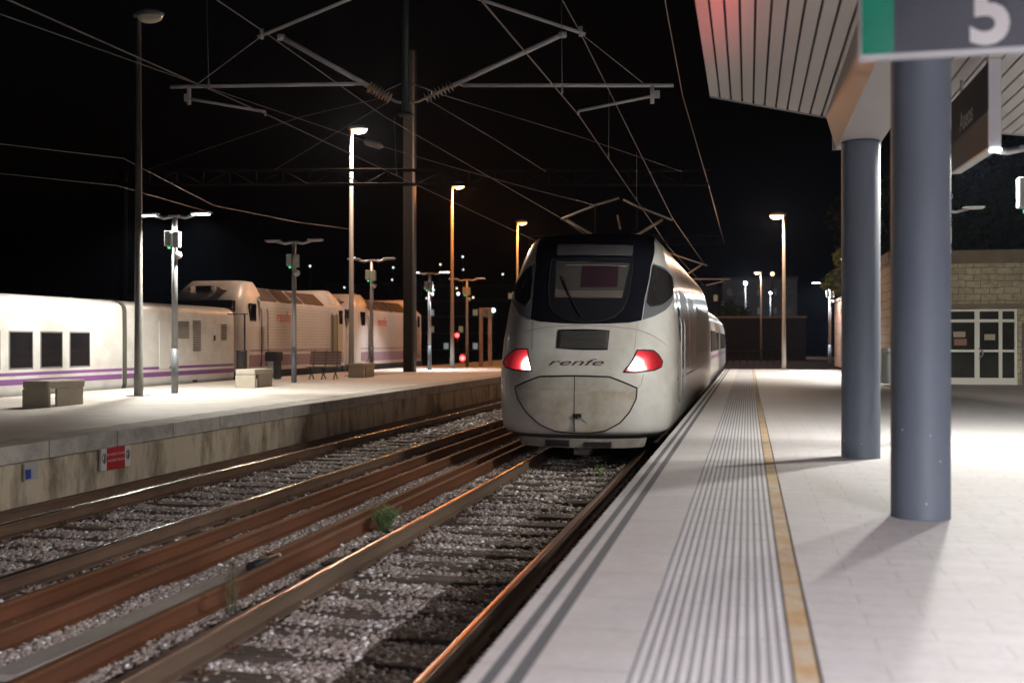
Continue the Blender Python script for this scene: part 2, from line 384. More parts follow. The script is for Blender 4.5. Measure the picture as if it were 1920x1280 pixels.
# ------------------------------------------------------------------ the train: driving power car
LV = [(.22,1.05,.40,.9),(.40,1.30,.10,1.0),(.55,1.45,.02,1.05),(.9,1.49,0,1.1),(1.4,1.50,.02,1.1),(1.7,1.50,.10,1.1),(2.0,1.50,.24,1.1),(2.3,1.49,.42,1.1),(2.7,1.46,.64,1.1),(3.1,1.40,.88,1.1),(3.5,1.30,1.14,1.0),(3.8,1.17,1.38,.9),(3.92,1.06,1.60,.8),(3.97,.9,2.0,.6)]
NX, NY, EN = -2.75, 17.4, 2/2.6
def lev(z):
    z = max(LV[0][0], min(LV[-1][0]-1e-6, z)); i = 0
    while not (LV[i][0] <= z <= LV[i+1][0]): i += 1
    h = LV[i+1][0]-LV[i][0]; t = (z-LV[i][0])/h
    def val(c):
        def m(k):
            if k <= 0: a = 0
            elif k >= len(LV)-1: a = len(LV)-2
            else:
                d0 = (LV[k][c]-LV[k-1][c])/(LV[k][0]-LV[k-1][0]); d1 = (LV[k+1][c]-LV[k][c])/(LV[k+1][0]-LV[k][0])
                return 0 if d0*d1 <= 0 else 2*d0*d1/(d0+d1)
            return (LV[a+1][c]-LV[a][c])/(LV[a+1][0]-LV[a][0])
        return (2*t**3-3*t*t+1)*LV[i][c]+(t**3-2*t*t+t)*h*m(i)+(-2*t**3+3*t*t)*LV[i+1][c]+(t**3-t*t)*h*m(i+1)
    return val(1), val(2), val(3)
HPI = math.pi/2
def surf(p, z, off=0.):
    """point of the body shell; |p|>pi/2 runs back along the side, one metre per unit"""
    def g(p, z):
        w_, t, d = lev(z)
        if abs(p) > HPI: return Vector((math.copysign(w_, p), t+d+abs(p)-HPI, z))
        s, c = math.sin(p), max(0, math.cos(p))
        return Vector((w_*math.copysign(abs(s)**EN, s), t+d*(1-c**EN), z))
    q = g(p, z)
    if off:
        e = .02; pp = max(-HPI*.999, min(HPI*.999, p)) if abs(p) <= HPI else p
        du = g(pp+e, z)-g(pp-e, z); z1 = min(3.96, z+.03); z0 = max(.23, z-.03); dv = g(pp, z1)-g(pp, z0)
        n = du.cross(dv)
        if n.length > 1e-9:
            n.normalize()
            if abs(p) <= 1.3 and n.y > 0: n = -n
            elif abs(p) > 1.3 and n.x*p < 0: n = -n
            q = q+n*off
    return q
def patch(mb, poly, off=.006, rows=22, cols=18, mi=0, zc=None):
    z0, z1 = min(q[1] for q in poly), max(q[1] for q in poly)
    zs = sorted(set([z0+(z1-z0)*(i/rows) for i in range(rows+1)]+[q[1] for q in poly]))
    zs[0] += 1e-4; zs[-1] -= 1e-4
    rowsp = []
    for z in zs:
        xs = []
        for (a, b), (c, d) in zip(poly, poly[1:]+poly[:1]):
            if (b-z)*(d-z) <= 0 and b != d: xs.append(a+(c-a)*(z-b)/(d-b))
        if len(xs) >= 2: rowsp.append((z, min(xs), max(xs)))
    vs = []
    for z, a, b in rowsp:
        for j in range(cols+1): vs.append(surf(a+(b-a)*j/cols, z, off))
    W = cols+1
    mb.add(vs, [(i*W+j, i*W+j+1, (i+1)*W+j+1, (i+1)*W+j) for i in range(len(rowsp)-1) for j in range(cols)], mi, True)
def outline(mb, pts, r=.008, closed=True, off=.006, sub=6, mi=0):
    P = []; L = len(pts)
    for i in range(L if closed else L-1):
        a, b = pts[i], pts[(i+1) % L]
        for k in range(sub): P.append(surf(a[0]+(b[0]-a[0])*k/sub, a[1]+(b[1]-a[1])*k/sub, off))
    if not closed: P.append(surf(*pts[-1], off))
    mb.tube(P, r, 6, mi, closed=closed)

pc = thing('power_car', 'white high speed power car with dark windscreen and red tail lights facing the viewer', 'train', (NX,NY,0))
BODYLEN = 19.6
def shell(mb, za, zb, rows, mi=0, cap=True):
    ph = [-HPI+math.pi*j/48 for j in range(49)]
    zs = [za+(zb-za)*i/rows for i in range(rows+1)]
    W = 51; vs = []
    for z in zs:
        w_, t, d = lev(z); vs.append((-w_, BODYLEN, z)); vs += [surf(p, z) for p in ph]; vs.append((w_, BODYLEN, z))
    mb.add(vs, [(i*W+j, i*W+j+1, (i+1)*W+j+1, (i+1)*W+j) for i in range(rows) for j in range(W-1)], mi, True)
    o = len(mb.v)-len(vs)
    if cap:
        mb.f.append([o+rows*W+j for j in range(W)]); mb.m.append(mi); mb.sm.append(False)
        mb.f.append([o+j for j in range(W)][::-1]); mb.m.append(mi); mb.sm.append(False)
    mb.f.append([o+i*W for i in range(rows+1)]+[o+i*W+W-1 for i in range(rows, -1, -1)]); mb.m.append(mi); mb.sm.append(False)
BODY = M('train_white', (.66,.645,.615), .30, noise=(1.3,.75,(.46,.42,.365)), coat=.35)
mb = MB(); shell(mb, .46, 3.97, 46); mb.build('body', BODY, pc, fixn=True)
mb = MB(); shell(mb, .385, .458, 3); bnd = mb.build('lower_band', M('band_dark', (.075,.075,.08), .5, noise=(4,.6,(.14,.12,.10))), pc); bnd.scale = (.985, 1, 1); bnd.location.y = .03
# plough / skirt
mb = MB()
def plow(z, k, y): return [(1.12*k*math.sin(a), y+.55*(1-math.cos(a)), z) for a in [R(-80+8*i) for i in range(21)]]
a, b = plow(.40,1.0,.03), plow(.24,.95,.08)
mb.add(a+b, [(i, i+1, 21+i+1, 21+i) for i in range(20)], 0, True); mb.add(plow(.24,.95,.08)+[(0,1.2,.24)], [tuple(range(22))], 0)
pw = mb.build('plough', M('plough_grey', (.36,.335,.30), .55, noise=(4,.8,(.2,.165,.13))), pc)
mb = MB()
for k in range(4): mb.box(-.55, -.14, .0, .2, .265+k*.030, .278+k*.030)
mb.box(.12, .55, -.005, .22, .265, .345); mb.build('grille', BLACK, pw)
mb = MB(); mb.box(-.14,.14,.45,.9,.08,.24, bev=.02); mb.prism([(-.02,.24),(.20,.20),(.05,.10),(-.02,.10)], .40, .43, 'y'); mb.build('coupler_bracket', M('coupler_grey', (.20,.18,.16), .6), pc)

mask = [(-.99,3.898),(-.882,3.781),(-.828,3.687),(-.662,3.327),(-.58,2.838),(-.549,2.379),(-.405,2.337),(-.136,2.305),(.011,2.294),(.199,2.296),(.462,2.314),(.631,2.353),(.685,2.728),(.849,3.303),(1.135,3.766),(1.40,3.914),(.566,3.955),(.085,3.96),(-.5,3.955)]
shield = [(-.401,3.45),(-.355,2.926),(-.309,2.619),(-.215,2.455),(-.102,2.362),(0,2.32),(.133,2.332),(.266,2.404),(.372,2.541),(.429,2.725),(.542,3.429)]
wind = [(-.32,3.409),(-.276,3.068),(-.256,2.746),(.032,2.728),(.361,2.73),(.413,3.054),(.478,3.343),(.04,3.39)]
disp = [(-.379,3.725),(-.334,3.521),(.048,3.498),(.531,3.49),(.579,3.678),(.041,3.713)]
mb = MB(); patch(mb, mask, .005, 40, 30); mk = mb.build('windscreen_surround', M('navy_black', (.008,.008,.013), .22, spec=.5), pc)
mb = MB(); patch(mb, shield, .011, 30, 20); outline(mb, shield, .008, True, .011, mi=1); mb.build('windscreen', [M('windscreen_glass', (.014,.015,.019), .10, spec=.45), BLACK], pc)
mb = MB(); patch(mb, disp, .011, 6, 14); mb.build('destination_display', M('display_grey', (.09,.085,.088), .3, noise=(5,.6,(.05,.048,.052))), pc)
# the cab behind the glass: pale rear wall, desk edge and seat, modelled just under the clear pane
mb = MB(); patch(mb, wind, .015, 12, 14, 0)
cb = mb.build('cab_window', M('cab_glass', (.075,.068,.063), .08, noise=(1.5,.5,(.045,.042,.042)), spec=.5), pc)
mb = MB(); patch(mb, [(-.02,3.33),(-.02,2.92),(.30,2.92),(.32,3.31)], .018, 6, 6); mb.build('seat_silhouette', M('seat_dark', (.028,.010,.017), .5), cb)
mb = MB(); patch(mb, [(-.262,2.90),(-.25,2.752),(.36,2.735),(.37,2.86)], .0175, 4, 10); mb.build('desk', M('desk_grey', (.12,.095,.085), .5), cb)
mb = MB(); outline(mb, [(-.25,3.33),(.43,3.29)], .006, False, .02, 8); mb.build('sun_blind_rod', M('rod', (.25,.24,.24), .4), cb)
mb = MB(); outline(mb, [(.0,2.42),(-.05,2.62),(-.17,3.05)], .010, False, .03, 6); outline(mb, [(-.09,2.75),(-.2,3.12)], .007, False, .035, 4); mb.build('wiper', BLACK, pc)
sideR = [(.912,3.318),(1.203,3.247),(1.57,3.151),(1.60,3.023),(1.396,2.821),(1.015,2.641),(.788,2.597),(.734,2.659),(.775,2.893),(.842,3.11)]
sideL = [(-.744,3.344),(-.948,3.244),(-1.134,3.032),(-1.15,2.92),(-.973,2.728),(-.797,2.648),(-.66,2.626),(-.60,2.743),(-.646,3.081)]
greyR = [(.918,3.367),(.863,3.304),(.696,2.728),(.645,2.36),(.861,2.43),(1.117,2.538),(1.323,2.65),(1.62,2.855),(1.70,3.02),(1.66,3.145),(1.264,3.30)]
greyL = [(-.699,3.39),(-1.037,3.28),(-1.40,3.066),(-1.45,2.85),(-1.0,2.635),(-.8,2.476),(-.555,2.367),(-.585,2.838),(-.64,3.203)]
GREY = M('slate_band', (.13,.135,.15), .35, noise=(2,.4,(.18,.17,.17)))
for g, s in ((greyR,sideR),(greyL,sideL)):
    mb = MB(); patch(mb, g, .004, 24, 16); gg = mb.build('side_panel', GREY, pc)
    mb = MB(); patch(mb, s, .012, 20, 14); outline(mb, s, .016, True, .012, mi=1); mb.build('side_window', [M('side_glass', (.022,.020,.021), .07, noise=(2,.5,(.04,.036,.034)), spec=.6), BLACK], gg)
gr = [(-.168,2.191),(-.17,1.893),(.009,1.863),(.224,1.863),(.231,2.178),(.014,2.197)]
mb = MB(); patch(mb, gr, .004, 10, 12); outline(mb, gr, .008, True, .006)
for k in range(9):
    z = 1.895+k*.032
    mb.tube([surf(-.165+.39*j/12, z-.0*j, .012) for j in range(13)], .0075, 5, 1)
mb.build('nose_grille', [BLACK, M('slat_grey', (.17,.16,.15), .45)], pc)
sl_ = [[(-.50,2.33),(-.49,2.1),(-.47,1.88)],[(.58,2.33),(.56,2.1),(.55,1.87)],[(-.62,1.49),(-.66,1.3),(-.735,1.235)],[(.70,1.48),(.66,1.3),(.605,1.235)]]
seam = [(-.66,2.137),(-.448,2.216),(-.201,2.26),(.012,2.274),(.301,2.246),(.556,2.201),(.767,2.123),(1.162,1.932)]
mb = MB(); outline(mb, seam, .004, False, .001); [outline(mb, q, .0025, False, .0005) for q in sl_]; mb.build('seam', M('seam_grey', (.16,.15,.14), .6), pc)
# coupler hatch: slightly dirty door with black outline and centre joint
hatch = [(-.731,1.233),(-.338,1.417),(-.012,1.432),(.256,1.42),(.6,1.233),(.588,1.058),(.5,.84),(.387,.665),(.226,.537),(.075,.49),(-.022,.488),(-.184,.517),(-.348,.617),(-.53,.81),(-.678,1.033)]
mb = MB(); patch(mb, [q for q in hatch], .004, 30, 26)
def hatch_mat():
    m = M('hatch_dirty', (.56,.525,.47), .5, noise=(2.2,.9,(.36,.285,.205)))
    nt = m.node_tree; b = nt.nodes['Principled BSDF']; N = nt.nodes.new; L = nt.links.new
    src = b.inputs['Base Color'].links[0].from_socket
    v = N('ShaderNodeTexVoronoi'); v.inputs['Scale'].default_value = 38; tc = N('ShaderNodeTexCoord'); L(tc.outputs['Object'], v.inputs['Vector'])
    r = N('ShaderNodeMapRange'); r.inputs['From Min'].default_value = .0; r.inputs['From Max'].default_value = .22; r.inputs['To Min'].default_value = .75; r.inputs['To Max'].default_value = 0
    L(v.outputs['Distance'], r.inputs['Value'])
    n = N('ShaderNodeTexNoise'); n.inputs['Scale'].default_value = 5; L(tc.outputs['Object'], n.inputs['Vector'])
    r2 = N('ShaderNodeMapRange'); r2.inputs['From Min'].default_value = .45; r2.inputs['From Max'].default_value = .62; L(n.outputs['Fac'], r2.inputs['Value'])
    mu = N('ShaderNodeMath'); mu.operation = 'MULTIPLY'; L(r.outputs[0], mu.inputs[0]); L(r2.outputs[0], mu.inputs[1])
    mx = N('ShaderNodeMix'); mx.data_type = 'RGBA'; L(mu.outputs[0], mx.inputs['Factor']); L(src, mx.inputs['A']); mx.inputs['B'].default_value = (.09,.06,.04,1); L(mx.outputs['Result'], b.inputs['Base Color'])
    return m
ht = mb.build('coupler_hatch', hatch_mat(), pc); ht['label'] = 'dirt stained rounded coupler hatch'
mb = MB(); outline(mb, hatch, .012, True, .006); outline(mb, [(-.731,1.233),(-.338,1.417),(-.012,1.432),(.256,1.42),(.6,1.233)], .014, False, .004); outline(mb, [(-.012,1.425),(-.012,1.0),(-.014,.49)], .005, False, .006, 10); mb.build('hatch_joint', BLACK, ht)
hatch_up = [(-.731,1.233),(-.338,1.417),(-.012,1.432),(.256,1.42),(.6,1.233),(.598,1.19),(.2,1.17),(-.2,1.17),(-.72,1.19)]
mb = MB(); patch(mb, [(-.715,1.225),(-.335,1.405),(-.012,1.42),(.253,1.407),(.585,1.225),(.585,1.185),(-.705,1.185)], .0065, 8, 20); mb.build('hatch_upper_panel', M('hatch_clean', (.52,.49,.44), .45, noise=(3,.7,(.36,.30,.24))), ht)
mb = MB(); p = surf(-.01,.78,.01); mb.box(p.x-.03,p.x+.11,p.y-.03,p.y+.02,.74,.81, bev=.012)
mb.tube([(p.x+.05,p.y-.03,.76),(p.x+.17,p.y-.09,.70),(p.x+.24,p.y-.10,.655)], .012, 6, 1); mb.build('hatch_handle', [BLACK, GALV], ht)
# lettering on the nose
vs, fs = text_geo('renfe', .30, shear=.35, sx=1.72, bold=.001)
xs = [q[0] for q in vs]; sc = .93/(max(xs)-min(xs)); mid = (max(xs)+min(xs))/2
def nose_phi(x, z):
    w_, t, d = lev(z); return math.asin(max(-1, min(1, math.copysign((abs(x)/w_)**(1/EN), x))))
mb = MB(); cxl = -.035
mb.add([surf(nose_phi(cxl+(u-mid)*sc, 1.65+v*.52), 1.65+v*.52, .005) for u, v in vs], fs)
mb.build('lettering', M('maroon_letter', (.065,.022,.032), .4), pc, fixn=False)
# tail lights
def tail_mat(name, c):
    m = bpy.data.materials.new(name); m.use_nodes = True; nt = m.node_tree; b = nt.nodes['Principled BSDF']; N = nt.nodes.new; L = nt.links.new
    b.inputs['Base Color'].default_value = (.25,.01,.015,1); b.inputs['Roughness'].default_value = .15
    tc = N('ShaderNodeTexCoord'); d = N('ShaderNodeVectorMath'); d.operation = 'DISTANCE'; L(tc.outputs['Object'], d.inputs[0]); d.inputs[1].default_value = c
    r = N('ShaderNodeValToRGB'); el = r.color_ramp.elements
    el[0].position = 0; el[0].color = (1,.55,.5,1); el[1].position = .42; el[1].color = (.07,.004,.006,1)
    e = el.new(.10); e.color = (1,.42,.38,1); e = el.new(.17); e.color = (.85,.05,.06,1); e = el.new(.30); e.color = (.30,.015,.02,1)
    L(d.outputs['Value'], r.inputs[0]); L(r.outputs[0], b.inputs['Emission Color'])
    s = N('ShaderNodeMapRange'); s.inputs['From Min'].default_value = .05; s.inputs['From Max'].default_value = .2; s.inputs['To Min'].default_value = 14; s.inputs['To Max'].default_value = 1.3
    L(d.outputs['Value'], s.inputs['Value']); L(s.outputs[0], b.inputs['Emission Strength'])
    return m
tlR = [(.586,1.85),(.69,1.854),(.852,1.844),(.95,1.778),(1.047,1.666),(1.024,1.578),(.89,1.525),(.582,1.495),(.42,1.5),(.488,1.605),(.547,1.725)]
tlL = [(-.533,1.865),(-.625,1.871),(-.759,1.863),(-.883,1.794),(-1.12,1.645),(-1.016,1.564),(-.753,1.52),(-.454,1.506),(-.453,1.542),(-.498,1.686)]
for nm, pl_, cpt in (('r',tlR,(.57,1.61)),('l',tlL,(-.50,1.61))):
    mb = MB(); patch(mb, pl_, .012, 18, 14); lens = mb.build('tail_light', tail_mat('tail_lens_'+nm, surf(*cpt, .012)), pc)
    mb = MB(); outline(mb, pl_, .012, True, .012); mb.build('light_rim', BLACK, lens)
tp = Vector((NX,NY,0))+surf(.57,1.66,.06)
l_ = spot('soffit_red_spot', tp, (-.35,7.5,5.0), 70, (1,.05,.06), 26, .9, .06)  # narrow spot added at the right tail light to redden the soffit
# side of the power car: cab door, dark panel, louvres, underframe
def sp(y, z): return HPI+y-lev(z)[1]-lev(z)[2]
def spatch(mb, y0, y1, z0, z1, off=.006, mi=0, sgn=1):
    vs = []; n = 8
    for i in range(n+1):
        z = z0+(z1-z0)*i/n
        for y in (y0, y1): q = surf(sp(y, z), z, off); vs.append((sgn*q.x, q.y, q.z))
    mb.add(vs, [(2*i, 2*i+1, 2*i+3, 2*i+2) for i in range(n)], mi, True)
for sg in (1, -1):
    for ya, yb in ((3.5,5.9),(6.5,8.9)): mb = MB(); spatch(mb, ya, yb, 1.47, 3.0, sgn=sg); mb.build('dark_side_panel', M('side_black', (.014,.018,.026), .35, spec=.25), pc)
    mb = MB(); spatch(mb, 2.35, 3.2, .75, 2.95, .005, sgn=sg); d_ = mb.build('cab_door', M('door_grey', (.40,.385,.36), .35), pc)
    mb = MB(); spatch(mb, 2.5, 3.05, 2.0, 2.75, .010, sgn=sg); mb.build('door_window', WINDOW, d_)
    for y in (2.25,3.3): MB().tube([(sg*1.53,y,.9),(sg*1.56,y,1.2),(sg*1.56,y,2.3),(sg*1.53,y,2.45)], .016, 6).build('grab_rail', GALV, d_)
    mb = MB()
    for k in range(6): spatch(mb, 10.2+k*1.45, 11.3+k*1.45, 1.7, 2.9, .006, sgn=sg)
    mb.build('louvre_panel', M('louvre_grey', (.25,.25,.25), .6), pc)
    mb = MB(); spatch(mb, 1.9, BODYLEN-.1, 1.30, 1.345, .004, sgn=sg); mb.build('stripe', M('thin_grey_line', (.16,.14,.16), .4), pc)
mb = MB(); mb.box(-1.3,1.3,2.2,BODYLEN-.4,.15,.45)
for sg in (1,-1):
    for k in range(14): mb.box(sg*1.3-.05,sg*1.3+.05,2.4+k*1.2,3.35+k*1.2,.2,.455, bev=.02)
mb.build('underframe', M('underframe_dark', (.045,.042,.04), .7, noise=(5,.7,(.09,.075,.06))), pc)
for yb in (4.2, 14.6):
    mb = MB()
    for dy in (-1.3,1.3):
        for sx in (-.87,.87): mb.tube([(sx-.06,yb+dy,.46),(sx+.06,yb+dy,.46)], .45, 24)
    mb.box(-1.1,1.1,yb-1.9,yb+1.9,.3,.42); mb.build('bogie', DARK, pc)
mb = MB()
mb.box(-.75,.75,3.2,18.5,3.96,4.06, bev=.03); mb.box(-.5,.5,5,8,4.06,4.16,bev=.03)
mb.build('roof_equipment', M('roof_dark', (.05,.05,.052), .6), pc)
mb = MB(); 
for y in (9,10.2):
    mb.tube([(-.45,y,4.06),(-.45,y,4.28)], .05, 8); mb.tube([(.45,y,4.06),(.45,y,4.28)], .05, 8)
mb.tube([(-.4,9,4.3),(0,10.6,4.35),(.4,9,4.3)], .03, 6); mb.tube([(0,10.5,4.35),(0,9.1,4.5)], .03, 6); mb.tube([(-.8,9.1,4.42),(-.6,9.1,4.52),(.6,9.1,4.52),(.8,9.1,4.42)], .025, 6)
mb.build('pantograph', DARK, pc)

# passenger coaches behind the power car and on the left
def coach_profile(hw, top, z0=.45):
    if top < 3.5:
        pts = [(hw-.12,z0),(hw,z0+.35),(hw,1.6),(hw,2.3),(hw-.01,2.85),(hw-.04,2.98),(hw-.14,3.08),(hw-.35,3.15),(hw-.8,3.19),(0,top)]
        return pts+[(-x, z) for x, z in pts[-2::-1]]
    pts = [(hw-.12,z0),(hw,z0+.35),(hw,1.6),(hw-.02,2.3),(hw-.09,2.75),(hw-.22,3.05),(hw-.48,3.05+(top-3.05)*.6),(hw-.85,top-.03),(0,top)]
    return pts+[(-x, z) for x, z in pts[-2::-1]]
def coach(label, loc, L, top, windows, group, hw=1.45, cat='passenger coach', stripe=((1.36,1.42),(1.45,1.49)), name='passenger_coach', wz=(1.62,2.4)):
    t = thing(name, label, cat, loc, group=group)
    mb = MB(); mb.prism(coach_profile(hw, top), 0, L, 'y', 0, True); mb.build('body', BODY, t)
    for sg in (1,-1):
        for a, b in windows:
            mb = MB(); mb.box(sg*(hw-.03)-.04, sg*(hw-.03)+.04, a, b, wz[0], wz[1], 0, bev=.03); wdo = mb.build('window', WINDOW, t); MB().box(sg*(hw-.03)-.02, sg*(hw-.03)+.036, a-.035, b+.035, wz[0]-.035, wz[1]+.035, 0, bev=.03).build('frame', M('window_rubber', (.13,.125,.12), .5), wdo)
        mb = MB()
        for z0, z1 in stripe: mb.box(sg*hw-.003, sg*hw+.003, .02, L-.02, z0, z1)
        mb.build('stripe', PURPLE, t)
    mb = MB(); mb.box(-hw+.2,hw-.2,.3,L-.3,.12,.46); mb.build('underframe', DARK, t)
    mb = MB(); mb.box(-hw+.35,hw-.35,-.28,0,.6,top-.35); mb.build('gangway', BLACK, t)
    return t
RG = 'coaches of the train at the right platform'
for k, (lb, y) in enumerate((('first white coach coupled behind the power car', 37.3),('second white coach behind the power car', 50.6))):
    coach(lb, (NX,y,0), 13.0, 3.55, [(1.2+q*1.55, 2.3+q*1.55) for q in range(7)], RG)

# left train on its own track behind the island platform
LX = -18.66
LG = 'white rolling stock standing beyond the left platform'
def Lc(label, y0, y1, wins, nm='passenger_coach', cat='passenger coach'):
    return coach(label, (LX,y0,0), y1-y0, 3.22, wins, LG, 1.46, cat, ((.95,1.09),(1.17,1.25)), nm, (1.34,2.24))
Lc('white coach with purple stripes and dark windows beyond the concrete bench', 14.0, 26.95,
   [(w0-14.0, w0-14.0+.86) for w0 in (17.53,18.70,19.88,21.05,22.23,23.39,24.56)])
gc = Lc('windowless white service coach with grille louvres next to the locomotive', 27.1, 33.6, [], 'service_coach', 'service coach')
mb = MB(); mb.prism([(x*1.012, z*1.006) for x, z in coach_profile(1.46,3.22)], -.12, .04, 'y'); mb.build('end_frame', M('olive_seal', (.07,.065,.05), .6), gc)
LOUV = M('louvre_dark', (.05,.04,.035), .6)
for a, b, z0, z1, st in ((2.6,3.5,2.1,2.65,.055),(3.75,4.25,1.7,2.65,.055),(5.6,6.0,2.05,2.6,.055)):
    mb = MB(); z = z0
    while z < z1: mb.box(1.40,1.468,a,b,z,z+.028); z += st
    mb.build('louvre_grille', LOUV, gc)
mb = MB(); mb.box(1.44,1.475,1.75,2.35,1.15,2.62,bev=.02); mb.build('door', M('coach_door', (.56,.54,.51), .35), gc)
mb = MB(); mb.box(1.44,1.478,5.1,5.2,2.03,2.2); mb.box(1.44,1.478,3.75,4.0,.72,.78); mb.build('hatch', BLACK, gc)

def diesel():
    t = thing('diesel_locomotive', 'white diesel locomotive with purple stripe right behind the service coach', 'locomotive', (LX-.05,33.95,0), group=LG)
    L = 10.75; hw = 1.48
    LW = M('loco_white', (.60,.56,.52), .38, noise=(1.2,.5,(.48,.42,.36)))
    # long body: vertical sides to 3.43, sloping shoulders to 4.0
    prof = [(hw,.95),(hw,3.43),(.86,3.98),(0,4.02),(-.86,3.98),(-hw,3.43),(-hw,.95)]
    mb = MB(); mb.prism(prof, 1.75, L-.75, 'y'); mb.build('body', LW, t)
    # bulging cab at each end, rounded in plan and in height
    for sg, y0 in ((1,0.),(-1,L)):
        mb = MB(); vs = []; NS, NZ = 25, 22
        zz = [.95+(4.17-.95)*i/NZ for i in range(NZ+1)]
        for z in zz:
            u = max(0,(z-2.55)/1.62); wv = hw*(1-.06*max(0,min(1,(z-2.6)/.9)))*(1-max(0,u-.25)**2.6*.62)
            front = .02+.10*abs(z-2.5) if z < 3.0 else .07+.95*((z-3.0)/1.17)**1.9
            for j in range(NS):
                a = R(-90+180*j/(NS-1)); s_, c_ = math.sin(a), max(0,math.cos(a))
                vs.append((wv*math.copysign(abs(s_)**.55,s_), y0+sg*(front+max(.25,(1.05-front*.5))*(1-c_**.6)), z))
            for xx in (wv, -wv): vs.append((xx, y0+sg*2.1, z))
        W = NS+2
        fs = [(i*W+j, i*W+(j+1) % W, (i+1)*W+(j+1) % W, (i+1)*W+j) for i in range(NZ) for j in range(W)]
        mb.add(vs, fs, 0, True); mb.f.append([NZ*W+j for j in range(W)]); mb.m.append(0); mb.sm.append(True)
        cabo = mb.build('cab', LW, t)
        fy = y0-sg*.0
        mb = MB(); mb.box(-1.22,1.30, y0+sg*.0-.04, y0+sg*.0+.24, 3.02,3.44, bev=.06); mb.build('windscreen', BLACK_GLASS, cabo)
        mb = MB(); mb.box(-.30,.30, y0+sg*.42-.14, y0+sg*.42+.16, 3.72,3.96, bev=.05); mb.build('headlight_panel', BLACK_GLASS, cabo)
        mb = MB(); mb.prism([(.50,3.74),(.50,3.94),(.80,3.80)], min(y0+sg*.34,y0+sg*.7), max(y0+sg*.34,y0+sg*.7), 'y'); mb.prism([(-.50,3.74),(-.50,3.94),(-.80,3.80)], min(y0+sg*.34,y0+sg*.7), max(y0+sg*.34,y0+sg*.7), 'y'); mb.build('headlight', M('lamp_lens_off', (.35,.27,.22), .2), cabo)
        for sx in (1,-1):
            mb = MB(); mb.box(sx*(hw-.04)-.05, sx*(hw-.04)+.05, min(y0+sg*.95,y0+sg*1.45), max(y0+sg*.95,y0+sg*1.45), 2.72,3.36, bev=.04); mb.build('side_window', BLACK_GLASS, cabo)
        for sx in (1,-1):
            for yy in (1.75,2.25): MB().tube([(sx*1.5,y0+sg*yy,1.1),(sx*1.54,y0+sg*yy,1.3),(sx*1.54,y0+sg*yy,3.0),(sx*1.5,y0+sg*yy,3.2)], .018, 6).build('grab_rail', DARK, cabo)
        mb = MB(); mb.box(-1.3,1.3,min(y0-sg*.05,y0+sg*.5),max(y0-sg*.05,y0+sg*.5),.55,.95, bev=.03)
        for sx in (-.9,.9): mb.tube([(sx,y0+sg*.1,.85),(sx,y0-sg*.22,.85)], .07, 8); mb.tube([(sx,y0-sg*.2,.85),(sx,y0-sg*.26,.85)], .2, 14)
        mb.build('buffer_beam', DARK, t)
    for sx in (1,-1):
        for a, b in ((1.9,3.3),(3.5,4.7),(4.9,5.6),(5.8,7.8)):
            mb = MB(); k = .035
            P = lambda y, q: (sx*(hw-.62*q+.025), y, 3.43+.55*q+.025)
            mb.add([P(a,.08),P(b,.08),P(b,.92),P(a,.92)], [(0,1,2,3)]); mb.build('roof_grille', M('roof_panel', (.05,.036,.032), .6, noise=(2,.5,(.09,.06,.05),(1,8,1))), t)
        mb = MB()
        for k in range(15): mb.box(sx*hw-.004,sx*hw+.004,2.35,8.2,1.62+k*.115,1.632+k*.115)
        mb.build('side_ribs', M('rib_dark', (.24,.20,.17), .6), t)  # thin ribs in a darker brown-grey than the body
        mb = MB(); mb.box(sx*hw-.006,sx*hw+.006,8.4,9.75,1.32,3.12); dd = mb.build('side_recess', M('recess_olive', (.22,.19,.13), .5), t)
        mb = MB(); mb.box(sx*hw-.009,sx*hw+.009,9.05,9.7,1.36,3.08); mb.build('door', M('door_yellow_lit', (.42,.36,.22), .5), dd)  # yellow tint paints the light falling on this door panel
        mb = MB(); mb.box(sx*hw-.0075,sx*hw+.0075,.9,8.38,1.66,1.70); mb.box(sx*hw-.0075,sx*hw+.0075,.9,L-.9,1.10,1.52); mb.build('stripe', M('faded_purple', (.26,.17,.21), .45), t)
        mb = MB(); text_flat(mb, 'renfe', .62, lambda u, v, d: (sx*(hw+.012), 3.75+sx*u, 2.92+v), sx=1.0, bold=.006); mb.build('lettering', M('orange_letter', (.55,.12,.05), .5), t, fixn=False)
    mb = MB(); mb.box(-1.40,1.40,.9,L-.9,.35,.945)
    for yb in (2.4,L-2.4):
        for dy in (-.9,.9):
            for sxx in (-.87,.87): mb.tube([(sxx-.07,yb+dy,.5),(sxx+.07,yb+dy,.5)], .48, 20)
    mb.build('bogie', DARK, t)
    return t
d1 = diesel()
dup(d1, (LX-.05,45.1,0), 'second diesel locomotive, farther along and partly behind the dark mast')

